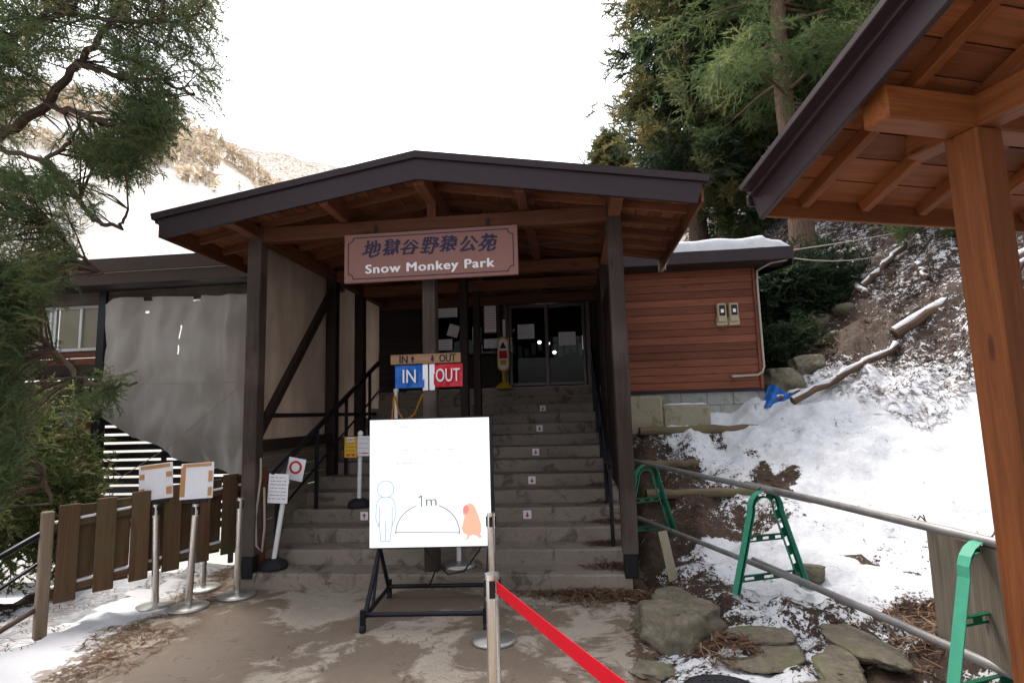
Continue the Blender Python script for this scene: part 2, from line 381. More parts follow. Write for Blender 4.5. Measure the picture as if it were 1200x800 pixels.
def court_mat():
    t = NT('forecourt_concrete'); o = t.obj(); n1 = t.noise(o, .75, 6, .6, .6); n2 = t.noise(o, 60, 3, .6); n3 = t.noise(o, 300, 2); n4 = t.noise(o, 3.2, 7, .7, 1.)
    c = t.ramp(t.math('ADD', t.math('MULTIPLY', n1, .7), t.math('MULTIPLY', n2, .3)), [(.35, (.25, .21, .17)), (.5, (.36, .31, .255)), (.65, (.47, .415, .345))])
    c = t.mix(t.math('MULTIPLY', t.smooth(t.math('ADD', n1, t.math('MULTIPLY', n4, .5)), .69, .77), .85), c, (.135, .095, .068))
    c = t.mix(t.math('MULTIPLY', t.smooth(n3, .54, .66), .55), c, (.07, .058, .048))
    dv = t.n('VectorMath', {0: o, 1: t.n('TexNoise', {'Vector': o, 'Scale': 2.5, 'Detail': 5}).outputs['Color']}, operation='ADD').outputs[0]
    vo = t.n('TexVoronoi', {'Vector': dv, 'Scale': .42}, feature='DISTANCE_TO_EDGE'); cr = t.smooth(t.math('ADD', vo.outputs['Distance'], t.math('MULTIPLY', n4, .02)), .013, .006)
    cr = t.math('MULTIPLY', cr, t.smooth(t.noise(o, .9, 2), .47, .56)); c = t.mix(t.math('MULTIPLY', cr, .7), c, (.04, .03, .022))
    n5 = t.noise(o, 14, 6, .7); soil = t.ramp(n5, [(.3, (.025, .016, .011)), (.7, (.12, .078, .05))])
    c = t.mix(t.smooth(t.math('ADD', t.attr('dirt', 'Fac'), t.math('MULTIPLY', t.math('SUBTRACT', n5, .5), 2.)), .55, .75), c, soil)
    sf = t.smooth(t.math('ADD', t.attr('snow', 'Fac'), t.math('MULTIPLY', t.math('SUBTRACT', t.math('ADD', t.math('MULTIPLY', n5, .6), t.math('MULTIPLY', n4, .4)), .5), 1.8)), .46, .56)
    c = t.mix(sf, c, (.54, .54, .565))
    hgt = t.math('ADD', t.math('MULTIPLY', n2, .5), t.math('SUBTRACT', t.math('MULTIPLY', n3, .3), cr))
    return t.out(c, t.math('MULTIPLY_ADD', t.smooth(n1, .45, .62), -.3, .85), hgt, .5, .012)
M['court'] = court_mat()
def foliage(name, a, b, tip, tipw=.5):
    t = NT(name); o = t.obj(); n = t.noise(o, .8, 4); rn = t.attr('rnd', 'Fac')
    c = t.ramp(t.math('ADD', t.math('MULTIPLY', n, .5), t.math('MULTIPLY', rn, .5)), [(.25, a), (.7, b)])
    c = t.mix(t.math('MULTIPLY', t.smooth(t.math('ADD', rn, t.math('MULTIPLY', n, .6)), .8, 1.15), tipw), c, tip)
    t.out(c, .6); tl = t.n('BsdfTranslucent', {'Color': c}); mx = t.n('MixShader', {0: .45, 1: t.b.outputs[0], 2: tl.outputs[0]})
    t.t.links.new(mx.outputs[0], t.t.nodes['Material Output'].inputs['Surface']); return t.m
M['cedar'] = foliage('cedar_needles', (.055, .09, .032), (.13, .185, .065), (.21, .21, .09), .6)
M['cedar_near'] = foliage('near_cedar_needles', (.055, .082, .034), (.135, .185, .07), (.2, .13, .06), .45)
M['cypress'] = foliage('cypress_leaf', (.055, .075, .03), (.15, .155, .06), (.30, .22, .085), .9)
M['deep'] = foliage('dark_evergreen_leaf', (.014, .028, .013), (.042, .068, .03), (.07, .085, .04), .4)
M['shrub'] = foliage('valley_shrub_leaf', (.055, .08, .025), (.13, .165, .06), (.24, .21, .09), .6)
def bark(name, a, b):
    t = NT(name); g = t.attr('gc'); n = t.noise(t.mul(g, (1, 9, 9)), 3., 6, .65, .4)
    return t.out(t.ramp(n, [(.3, a), (.68, b)]), .9, n, .8, .03)
M['bark'] = bark('cedar_bark', (.045, .027, .018), (.17, .108, .074))
M['bark_dark'] = bark('dark_bark', (.03, .02, .015), (.115, .075, .055))
def litterm():
    t = NT('dry_litter'); rn = t.attr('rnd', 'Fac')
    return t.out(t.ramp(rn, [(0., (.035, .018, .011)), (.5, (.11, .055, .032)), (.85, (.2, .12, .07)), (1., (.3, .22, .14))]), .8)
M['litter'] = litterm()
def hillm():
    t = NT('snowy_far_hill'); o = t.obj(); n = t.noise(o, .06, 8, .7, .5); n2 = t.noise(t.mul(o, (1, 1, .25)), .5, 6, .7)
    s_ = t.attr('wood', 'Fac'); f = t.smooth(t.math('ADD', s_, t.math('MULTIPLY', t.math('SUBTRACT', n2, .5), 1.6)), .5, .8)
    c = t.mix(f, t.ramp(n, [(.3, (.42, .38, .33)), (.7, (.66, .64, .61))]), (.27, .19, .13))  # wood patches lightened in the colour, in place of haze
    return t.out(c, .9)
M['hill'] = hillm()

# ------------------------------------------------------------------ terrain
def vnoise(x, y, sc, seed=0):
    x = np.asarray(x, float) * sc + seed * 17.3; y = np.asarray(y, float) * sc + seed * 5.7
    xi = np.floor(x).astype(np.int64); yi = np.floor(y).astype(np.int64); fx = x - xi; fy = y - yi
    fx = fx * fx * (3 - 2 * fx); fy = fy * fy * (3 - 2 * fy)
    def hsh(a, b):
        n = (a * 374761393 + b * 668265263 + seed * 982451653) & 0x7fffffff
        n = ((n ^ (n >> 13)) * 1274126177) & 0x7fffffff
        return ((n ^ (n >> 16)) & 0xffff) / 65535.
    return (hsh(xi, yi) * (1 - fx) + hsh(xi + 1, yi) * fx) * (1 - fy) + (hsh(xi, yi + 1) * (1 - fx) + hsh(xi + 1, yi + 1) * fx) * fy
def sstep(t): t = np.clip(t, 0, 1); return t * t * (3 - 2 * t)
def edge_x(y): return np.where(y > 5.5, 1.12 + .108 * (y - 5.5), np.interp(y, [-6, 2, 3.4, 4.5, 5.5], [.6, .55, .68, .86, 1.1]))
def qhill(x, y): return (x - 4.3) * .95 + (y - 9) * .3
def height(x, y, fine=True):
    x = np.asarray(x, float); y = np.asarray(y, float)
    ex = edge_x(y); wd = np.where(y > 6, .28, .9 - .62 * sstep((y - 4.6) / 1.4))
    wr = sstep((x - ex) / wd)
    y0 = 6.25 - 1.3 * sstep((x - 2.5) / 1.8)
    ramp_ = np.clip((y - y0) / (8.95 - y0), 0, 1)
    zr = .13 + .05 * sstep((x - 1.2) / 2.) + 1.43 * (ramp_ * .6 + sstep(ramp_) * .4)
    q = qhill(x, y); hl = .78 * .7 * np.logaddexp(0, q / .7)
    hl = np.where(hl > 30, 30 + (hl - 30) * .3, hl)
    zr = zr + hl * sstep((x - 1.2) / 1.5) * np.where(y < 3, np.clip(.35 + y * .22, .15, 1), 1)
    zl = -.10 * np.clip(-3.3 - x, 0, 2) - .55 * np.clip(-5.4 - x, 0, 16) - .35 * np.clip(y - 6.6, 0, 18) * sstep((-2.6 - x) / .5)
    z = np.where(x > 0, zr * wr - .03 * (1 - wr), np.where(x < -3.2, zl - .03 * (1 - sstep((-3.2 - x) / .3)), -.03 + np.where(y > 6.6, zl, 0)))
    z = np.where((x > -3.2) & (x < edge_x(y)) & (y > 9), -.6, z)
    if fine:
        m = np.maximum(wr * (x > 0), sstep((-3.2 - x) / .4))
        z = z + m * (.16 * (vnoise(x, y, .9, 1) - .5) + .20 * (vnoise(x, y, 2.6, 2) - .5) + .12 * (vnoise(x, y, 6, 3) - .5) + .05 * (vnoise(x, y, 19, 4) - .5))
        z = z + sstep(q / 2) * (.5 * (vnoise(x, y, .8, 5) - .5) + .25 * (vnoise(x, y, 2.2, 6) - .5))
    mh = np.exp(-(((x - 1.16) / .36) ** 2 + ((y - 3.5) / .36) ** 2) ** 2); z = z * (1 - mh) + .05 * mh
    return z
def hz(x, y): return float(height(np.array([x]), np.array([y]))[0])
def snow_mask(x, y):
    q = qhill(x, y)
    low = .66 * sstep((x - (1.55 + .10 * np.clip(y - 6, 0, 3))) / 1.0) * sstep((y - 3.9) / 1.0) + .40
    low = np.where((y < 4.6) & (x > 0), .50 + .10 * np.exp(-((x - 1.5) / .5) ** 2), low)
    low = np.where((y > 6.4) & (x > 1) & (x < 3.2), np.clip(.30 + .42 * (x - 1.7) + .2 * (y - 8), .28, .95), low)
    hill = .43 + .12 * (vnoise(x, y, .5, 83) - .5) - .04 * sstep((q - 2.) / 5.)
    m = np.where(x > 0, low * (1 - sstep((q - .0) / 1.6)) + hill * sstep((q - .0) / 1.6), 0)
    left = .82 - .5 * sstep((-4.4 - x) / 1.) - .55 * sstep((y - 6.) / .8) * sstep((x + 3.6) / .6)
    left = np.where(x < -9, .9, left)
    m = np.where(x < -1, left, m)
    nearw = (x > 0) * (1 - sstep((q + .3) / .8))
    m = m - .42 * sstep((vnoise(x, y, 1.15, 81) - .70) / .14) * nearw - .34 * sstep((vnoise(x, y, 3.6, 82) - .66) / .12) * nearw
    hole = np.exp(-(((x - 4.9) / .9) ** 2 + ((y - 9.6) / 1.1) ** 2)); m = m - .5 * hole
    return m
def axis(lo, hi, a, b, st, gr):
    c = list(np.arange(a, b, st)); s = st; v = b
    while v < hi: c.append(v); s *= gr; v += s
    c.append(hi); s = st; v = a - st; l = []
    while v > lo: l.append(v); s *= gr; v -= s
    l.append(lo); return np.array(l[::-1] + c)
xs = axis(-260, 260, -5.4, 6.6, .055, 1.10); ys = axis(-40, 420, 1.8, 11.5, .055, 1.08)
X, Y = np.meshgrid(xs, ys); Z = height(X, Y)
SN = snow_mask(X, Y)
nx, ny = len(xs), len(ys); ii = (np.arange(ny - 1)[:, None] * nx + np.arange(nx - 1)[None, :]).ravel()
g = fast('ground', np.stack([X.ravel(), Y.ravel(), Z.ravel()], 1), np.stack([ii, ii + 1, ii + nx + 1, ii + nx], 1), M['ground'], smooth=True, attrs={'snow': SN.ravel()})
tag(g, 'snowy leaf littered hillside and sloping ground around the forecourt', 'ground', kind='structure')
gx = np.arange(-3.9, 1.6, .045); gy = np.concatenate([np.arange(-6, 2.4, .3), np.arange(2.4, 7.0, .045)])
GX, GY = np.meshgrid(gx, gy); LE = -3.32 + .13 * np.clip(4.6 - GY, 0, 6) ** 1.3 + .5 * (vnoise(GX, GY, 1.1, 61) - .5) + .25 * (vnoise(GX, GY, 4, 62) - .5)
GS = .5 + (LE - GX) * 1.1; GD = sstep(1 - (edge_x(GY) + .05 - GX) / .30) * .8 + .75 * np.exp(-((GX - LE - .12) / .22) ** 2) + .8 * sstep((GY - 5.2) / .25 + (GX - .9) / .8) * (GX > -.2)
keep = (GX > LE - .5) & (GX < edge_x(GY) + .13 + .1 * (vnoise(GX, GY, 5, 63) - .5)) & ~((GY > 6.7) & (GX > -2.5))
GZ = .004 + .022 * (vnoise(GX, GY, .9, 64) - .5) * .6 + np.clip(GS - .55, 0, .4) * .11 * (.6 + .8 * vnoise(GX, GY, 6, 65))
nx, ny = len(gx), len(gy); ii = (np.arange(ny - 1)[:, None] * nx + np.arange(nx - 1)[None, :])
ok_ = (keep[:-1, :-1] & keep[:-1, 1:] & keep[1:, :-1] & keep[1:, 1:]); ii = ii[ok_]
fc = fast('pavement', np.stack([GX.ravel(), GY.ravel(), GZ.ravel()], 1), np.stack([ii, ii + 1, ii + nx + 1, ii + nx], 1), M['court'], smooth=True, attrs={'snow': GS.ravel(), 'dirt': GD.ravel()})
tag(fc, 'cracked damp concrete forecourt in front of the steps', 'pavement', kind='structure')

# far hill across the valley, on the left (two ridges)
def ridge(name, label, azs, crest, d0, d1, z0, woodfn, seed):
    na, nr = len(azs), 60; V = []; W = []
    for i, a in enumerate(azs):
        for j in range(nr + 1):
            t = j / nr; dd = d0 + (d1 - d0) * t
            zz = z0 + (crest[i] - z0) * (t ** .9)
            x, y = dd * a, dd
            zz += (vnoise(x, y, .02, seed) - .5) * 14 * t * (1 - t) * 2 + (vnoise(x, y, .13, seed + 1) - .5) * 2.5 * t
            V.append((x, y, float(zz))); W.append(woodfn(i / (na - 1), t))
    i0 = [i * (nr + 1) + j for i in range(na - 1) for j in range(nr)]
    Fa = [(k, k + nr + 1, k + nr + 2, k + 1) for k in i0]
    o = fast(name, V, Fa, M['hill'], smooth=True, attrs={'wood': W}); return tag(o, label, 'hill', kind='structure')
def crest_fn(tab, d1):
    pxs = np.linspace(-900, 760, 120); yy = np.interp(pxs, [t[0] for t in tab], [t[1] for t in tab]) + 5 * (vnoise(pxs, pxs * 0, .05, 3) - .5)
    az, cr = [], []
    for px_, py_ in zip(pxs, yy):
        p = at(px_, py_, d1); az.append(p[0] / d1); cr.append(p[2])
    return az, cr
T1 = [(-900, 60), (0, 95), (150, 118), (215, 146), (262, 172), (290, 196), (330, 226), (420, 262), (760, 330)]
T2 = [(-900, 120), (150, 140), (240, 158), (285, 175), (330, 181), (400, 197), (520, 232), (760, 300)]
az, cr = crest_fn(T1, 230.); ridge('hill', 'bright snowy hillside across the valley', az, cr, 60., 230., -14., lambda i, t: .34 + .42 * (t > .66) * (1 - abs(t - .86) / .14), 11)
az2, cr2 = crest_fn(T2, 520.); ridge('hill', 'pale far ridge beyond the snowy hillside', az2, cr2, 300., 520., -5., lambda i, t: .42 + .2 * t, 14)

# ------------------------------------------------------------------ staircase
ROTB = -AO
RI, TR, V0 = .1525, .345, .05
prof = []
for i in range(13):
    v = V0 + i * TR; z0_, z1_ = RI * i, RI * (i + 1)
    prof += [(v, z0_ - (.2 if i == 0 else 0)), (v, z1_ - .016), (v + .006, z1_ - .005), (v + .018, z1_)]
prof += [(V0 + 12 * TR + .1, 13 * RI), (V0 + 12 * TR + .1, 2.115), (4.62, 2.115), (4.62, -.2)]
b = MB(); n = len(prof); us = np.linspace(-2.47, 1.47, 28)
vs = []
for k, u in enumerate(us):
    for (v, z) in prof: vs.append((u, v + .006 * (random.random() - .5) * (z > 0), z + .006 * (random.random() - .5)))
fs = [(k * n + i, k * n + (i + 1) % n, (k + 1) * n + (i + 1) % n, (k + 1) * n + i) for k in range(len(us) - 1) for i in range(n)]
fs += [list(range(n))[::-1], [(len(us) - 1) * n + i for i in range(n)]]
b.add(vs, [f[::-1] for f in fs])
st = b.build('concrete_staircase', M['steps'], loc=F(0, 0, 0), rotz=ROTB)
tag(st, 'wide flight of worn concrete steps rising to the glass doors', 'stairs')
# the two lowest steps spread a little wider than the posts
# arrow stickers on the risers
def sticker(u, step, down, label):
    z = (step - 1) * RI + .075; v = V0 + (step - 1) * TR
    e = empty('arrow_sticker', F(u, v - .006, z), ROTB, label, 'sticker', 'arrow stickers on the step risers')
    b = MB(); b.box((0, 0, 0), (.095, .003, .095), bev=.001); b.build('sheet', M['paper'], e)
    s = 1 if not down else -1
    b = MB(); FM = face_at(0, -.002, 0)
    b.prism([(-.008, -.028 * s), (.008, -.028 * s), (.008, .002 * s), (.028, .002 * s), (0, .032 * s), (-.028, .002 * s), (-.008, .002 * s)], .001, FM)
    b.build('arrow', M['ink_red'], e)
for u, stp, lab in [(.40, 4, 'white sticker with red down arrow on the lowest marked riser right of the screen'), (.41, 6, 'down arrow sticker second from the bottom on the right of the steps'),
                    (.42, 8, 'down arrow sticker in the middle of the column on the right of the steps'), (.44, 10, 'down arrow sticker second from the top of the right column'), (.46, 12, 'topmost down arrow sticker just below the glass doors')]:
    sticker(u, stp, True, lab)
sticker(-1.54, 4, False, 'white sticker with red up arrow left of the bright screen')

# ------------------------------------------------------------------ entrance porch
porch = empty('entrance_porch', F(0, 0, 0), ROTB, 'open dark timber gable porch with brown metal roof over the stairs', 'porch')
UC = -.43; SL = .165
def rz_(u): return 4.21 - SL * abs(u - UC)
def post(u, v, z0, z1, m='post', s=.15):
    b = MB(); b.box((u, v, (z0 + z1) / 2), (s, s, z1 - z0), bev=.008); return b.build('post', M[m], porch)
for (u, v, z0, z1) in [(-2.385, .1, .32, 3.80), (1.465, .1, .34, 3.80)]:
    p_ = post(u, v, z0, z1); b = MB(); b.box((u, v, z0 - .1), (.13, .13, .24), bev=.01); b.build('post_shoe', M['black'], p_)
post(-.49, .2, .14, 3.62, s=.14)
for v in (2.05, 3.1):
    k = int((v - V0) / TR) + 1
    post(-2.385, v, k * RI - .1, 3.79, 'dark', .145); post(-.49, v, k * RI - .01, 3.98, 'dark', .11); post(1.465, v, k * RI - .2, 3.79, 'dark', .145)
for v in (.1, 2.05, 3.1, 4.3):
    b = MB(); b.beam((-2.46, v + .002, 3.69), (1.54, v + .002, 3.69), .115, .16); b.build('tie_beam', M['beam_red'], porch)
for u in (-2.385, 1.465):
    b = MB(); b.beam((u + .003, -.44, 3.71), (u + .003, 4.5, 3.71), .12, .125); b.build('purlin', M['beam_red'], porch)
b = MB(); b.beam((UC, -.44, 4.0), (UC, 4.5, 4.0), .12, .15); b.build('ridge_beam', M['beam_red'], porch)
for v in (.1, 2.05, 3.1):
    b = MB(); b.box((UC, v, 3.85), (.1, .1, .17)); b.build('king_post', M['beam_red'], porch)
for u in (-1.4, .55):
    b = MB(); b.beam((u, -.44, rz_(u) - .21), (u, 4.5, rz_(u) - .21), .1, .11); b.build('purlin', M['beam_red'], porch)
def slope_pt(u, v, dz=0): return Vector((u, v, rz_(u) + dz))
for sgn, ue in ((-1, -3.10), (1, 2.24)):
    vv = -.35
    while vv < 4.4:
        e = ue if vv < 2.15 else (-2.66 if sgn < 0 else 1.62)
        b = MB(); b.beam(slope_pt(UC + sgn * .02, vv, -.098), slope_pt(e - sgn * .03, vv, -.098), .05, .085); b.build('rafter', M['beam_red'], porch)
        vv += .43
    # deck boards laid along the length of the roof
    b = MB(); k = 0; wdt = .135; uu = UC
    while abs(uu - UC) < abs(ue - UC) - .05:
        u2 = uu + sgn * min(wdt, abs(ue - UC) - abs(uu - UC) - .02)
        m_ = (uu + u2) / 2; vend = 2.16 if abs(m_ - UC) > 2.1 + (.16 if sgn < 0 else 0) else 4.5
        b.beam((m_, -.46, rz_(m_) - .048), (m_, vend, rz_(m_) - .048), abs(u2 - uu) - .006, .016, .002, up=(sgn * SL, 0, 1))
        uu = u2
    b.build('soffit_boards', M['soffit'], porch)
    # metal roofing skin
    b = MB()
    for (va, vb, ee) in ((-.5, 2.2, ue + sgn * .03), (2.2, 4.55, -2.68 if sgn < 0 else 1.64)):
        b.beam(slope_pt(UC, (va + vb) / 2, -.018), slope_pt(ee, (va + vb) / 2, -.018), vb - va, .034, .004)
    sk_ = b.build('roof', M['fascia'], porch)
    b = MB(); ns = 7
    for i in range(ns):
        v = -.3 + i * .4
        b.beam(slope_pt(UC, v, .012), slope_pt(ue, v, .012), .02, .026, .004)
    b.build('standing_seams', M['fascia'], sk_)
    # barge board on the gable and its capping, fascia on the eave
    b = MB(); b.prism([(UC, rz_(UC) - .045), (ue, rz_(ue) - .045), (ue - sgn * .07, rz_(ue) - .245), (UC, rz_(UC) - .265)], .035, Matrix(((1, 0, 0, 0), (0, 0, 1, -.535), (0, 1, 0, 0), (0, 0, 0, 1))))
    b.build('barge_board', M['fascia'], porch)
    b = MB(); b.prism([(UC, rz_(UC) + .012), (ue + sgn * .05, rz_(ue) + .004), (ue + sgn * .035, rz_(ue) - .06), (UC, rz_(UC) - .058)], .06, Matrix(((1, 0, 0, 0), (0, 0, 1, -.565), (0, 1, 0, 0), (0, 0, 0, 1))))
    b.build('roof_capping', M['fascia'], porch)
    b = MB(); b.box((ue - sgn * .018, .84, rz_(ue) - .135), (.03, 2.70, .19)); b.build('eave_board', M['beam_red'], porch)
    b = MB(); b.box((ue + sgn * .012, .84, rz_(ue) - .05), (.03, 2.74, .075)); b.build('gutter_strip', M['fascia'], porch)
b = MB(); b.beam((-2.37, .16, 1.53), (-2.37, 2.0, 3.50), .07, .105); b.build('brace', M['dark'], porch)
b = MB(); b.beam((-2.385, .17, 1.42), (-2.385, 1.98, 1.42), .1, .12); b.build('sill_beam', M['dark'], porch)
b = MB(); b.beam((-2.40, .17, 1.74), (-2.40, 4.2, 1.74), .04, .05); b.build('girt', M['dark'], porch)
b = MB()
for z in np.arange(.2, 1.34, .135): b.box((-2.44, 2.2, z + .066), (.03, 4.3, .128))
b.build('side_boarding', M['board'], porch)
for (va, vb, z0, z1) in ((.2, 1.95, 3.2, 3.58), (2.1, 3.05, 3.1, 3.6)):
    b = MB(); b.tube([(1.3, va, z0 + .28), (-.3, va + .05, z0 + .2)], .008, 6); b.build('tie_rod', M['black_metal'], porch)
b = MB()
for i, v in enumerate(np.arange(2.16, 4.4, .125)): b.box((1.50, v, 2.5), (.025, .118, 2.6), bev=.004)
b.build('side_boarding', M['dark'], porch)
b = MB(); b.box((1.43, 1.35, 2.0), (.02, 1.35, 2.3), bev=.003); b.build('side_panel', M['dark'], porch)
for i in range(7):
    b = MB(); L_ = .05 + .09 * random.random(); x = 2.245 - .004 * i; v = 1.6 + i * .085
    b.tube([(x, v, 3.60), (x, v, 3.60 - L_ * .6), (x, v, 3.60 - L_)], [.010, .006, .001], 6); ic = b.build('icicle', M['snow'], porch)
    ic['label'] = 'small icicle at the right eave'

# ------------------------------------------------------------------ main building with annex
bl = empty('park_building', F(0, 0, 0), ROTB, 'brown timber park office with red board siding annex and glass entrance doors', 'building')
def boards(u0_, u1_, v, z0, z1, mat, name, hb=.118, par=bl):
    b = MB(); z = z0
    while z < z1 - .01:
        h_ = min(hb, z1 - z); b.box(((u0_ + u1_) / 2, v, z + h_ / 2), (u1_ - u0_, .022, h_ - .005), bev=.004); z += h_
    return b.build(name, mat, par)
boards(1.64, 3.81, 3.40, 1.965, 3.99, M['siding'], 'siding_wall')
b = MB(); b.box((2.725, 3.425, 2.97), (2.15, .02, 2.05), bev=0.001); b.box((3.80, 5.9, 2.97), (.02, 4.9, 2.05), bev=.001); b.build('wall_backing', M['dark'], bl)
b = MB(); b.box((3.825, 3.385, 2.97), (.05, .05, 2.06)); b.build('corner_trim', M['siding'], bl)
b = MB(); b.box((2.73, 3.385, 1.945), (2.24, .06, .035)); b.build('base_flashing', M['fascia'], bl)
b = MB()
u = 1.45; k = 0
for row, (z0, z1) in enumerate(((1.35, 1.535), (1.54, 1.725), (1.73, 1.925))):
    u = 1.45 - .195 * (row % 2)
    while u < 3.86:
        uu = max(u, 1.45); u2 = min(u + .385, 3.86)
        if u2 - uu > .02: b.box(((uu + u2) / 2, 3.46, (z0 + z1) / 2), (u2 - uu, .1, z1 - z0), bev=.004)
        u += .39
b.build('foundation', M['foundation'], bl)
# annex roof
b = MB(); b.beam((2.95, 2.98, 4.01), (2.95, 9., 4.72), 2.66, .05, .005); rf = b.build('roof', M['fascia'], bl)
b = MB(); b.box((2.95, 2.95, 3.925), (2.66, .04, .185)); b.build('fascia', M['fascia'], bl)
b = MB(); b.box((4.275, 5.9, 4.2), (.03, 5.9, .2), Matrix.Rotation(.118, 3, 'X')); b.build('fascia', M['fascia'], bl)
boards(1.64, 4.24, 3.2, 3.86, 3.88, M['dark'], 'soffit_edge')
b = MB(); b.box((2.95, 3.2, 3.835), (2.6, .42, .012), bev=.002); b.build('soffit', M['dark'], bl)
b = MB()
def snowfn(s, t):
    u = 1.75 + 2.5 * s; t2 = t * t; v = 2.95 + 5.8 * t2 - .03 * vnoise(u, 0., 3, 2) * (t < .15)
    e = min(1, 12 * s, 12 * (1 - s)) * math.sin(min(1, t * 10) * PI / 2); th = (.16 + .05 * vnoise(u, v * .4, 3, 8)) * e
    if s > .85: th *= .45 + .5 * vnoise(u, v, 9, 9)
    return (u, v, 4.02 + .118 * max(0, v - 2.98) + float(th))
b.grid(snowfn, 60, 50); rs = b.build('roof_snow', M['snow'], loc=F(0, 0, 0), rotz=ROTB); tag(rs, 'thin snow layer lying on the annex roof edge', 'snow')
# rest of the body: middle and rear walls and roof
b = MB(); b.beam((-.5, 4.56, 4.30), (-.5, 9.2, 4.85), 4.4, .06, .005); b.build('roof', M['fascia'], bl)
b = MB(); b.box((-.5, 9.0, 3.3), (8.6, .1, 2.8), bev=.002); b.box((-2.72, 6.8, 3.2), (.08, 4.6, 2.6), bev=.002); b.build('rear_wall', M['dark'], bl)
b = MB(); b.box((-.53, 4.5, 3.98), (4.3, .08, .55), bev=.003); b.build('lintel_wall', M['beam_red'], bl)
boards(-2.68, -1.62, 4.5, 2.1, 3.72, M['dark'], 'dark_opening_fill')  # dark boards standing in for the shade inside an open doorway
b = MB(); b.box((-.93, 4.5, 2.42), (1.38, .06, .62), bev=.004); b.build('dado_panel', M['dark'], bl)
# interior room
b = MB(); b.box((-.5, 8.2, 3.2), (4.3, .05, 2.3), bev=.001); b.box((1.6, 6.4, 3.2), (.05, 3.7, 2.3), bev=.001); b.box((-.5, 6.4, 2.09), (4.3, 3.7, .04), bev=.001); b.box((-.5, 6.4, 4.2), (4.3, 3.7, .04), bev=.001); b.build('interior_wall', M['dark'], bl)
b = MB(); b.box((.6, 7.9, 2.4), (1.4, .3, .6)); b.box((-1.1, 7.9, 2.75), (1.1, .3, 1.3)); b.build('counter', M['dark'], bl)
b = MB()
for k in range(14): b.box((-.9 + k * .16, 7.7 + .1 * random.random(), 3.1 + .12 * random.random()), (.1, .1, .16 + .14 * random.random()), bev=.01)
b.build('shelf_goods', M['ink_grey'], bl)
for (u, v, z) in ((.30, 6.2, 3.14), (.47, 6.4, 3.13), (.42, 6.9, 3.0), (.58, 7.0, 3.0)):
    b = MB(); b.lathe([(.004, -.035), (.03, -.022), (.038, 0), (.03, .022), (.004, .035)], (u, v, z), 12); lm = b.build('lamp', M['lamp'], bl)
    b = MB(); b.tube([(u, v, z + .034), (u, v, 4.19)], .004, 5); b.build('lamp_cord', M['cable'], lm)
b = MB(); b.box((.05, 5.4, 4.1), (.28, .1, .04)); b.build('ceiling_lamp', M['lamp_dim'], bl)
b = MB(); b.box((.95, 5.9, 4.0), (.4, .12, .04)); b.build('ceiling_lamp', M['lamp_dim'], bl)
# doors
def window(u0_, u1_, z0, z1, v, name='sliding_door', fw=.055, mat='frame_dark', mull=()):
    b = MB(); cz = (z0 + z1) / 2
    for u in (u0_ + fw / 2, u1_ - fw / 2): b.box((u, v, cz), (fw, .045, z1 - z0))
    for z in (z0 + fw / 2 + .02, z1 - fw / 2): b.box(((u0_ + u1_) / 2, v, z), (u1_ - u0_ - 2 * fw - .002, .041, fw))
    for u in mull: b.box((u, v, cz), (.03, .041, z1 - z0 - 2 * fw))
    o = b.build(name, M[mat], bl)
    b = MB(); b.box(((u0_ + u1_) / 2, v + .006, cz), (u1_ - u0_ - 2 * fw + .01, .006, z1 - z0 - 2 * fw + .01), bev=.001); b.build('glass', M['glass'], o); return o
dr = window(-.14, .56, 2.14, 3.62, 4.47); b = MB(); b.box((-.10, 4.43, 2.9), (.02, .03, .26)); b.build('handle', M['steel'], dr)
dr = window(.52, 1.22, 2.14, 3.62, 4.53); b = MB(); b.box((1.17, 4.49, 2.9), (.02, .03, .26)); b.build('handle', M['steel'], dr)
b = MB()
for u, w_ in ((-.19, .07), (1.275, .08)): b.box((u, 4.5, 2.9), (w_, .13, 1.6))
b.box((.54, 4.5, 3.67), (1.54, .13, .07)); b.box((.54, 4.46, 2.128), (1.54, .2, .025)); b.build('door_frame', M['frame_dark'], bl)
b = MB(); b.box((-.35, 4.36, 2.127), (3.3, .02, .022)); b.build('threshold', M['pipe'], bl)
b = MB(); b.box((1.42, 4.5, 2.9), (.2, .1, 1.6)); b.build('jamb_wall', M['dark'], bl)
b = MB(); b.box((-.26, 4.52, 2.9), (.06, .1, 1.6)); b.build('jamb_wall', M['dark'], bl)
window(-1.60, -.30, 2.74, 3.68, 4.48, 'window', .05, 'frame_dark', (-.95,))

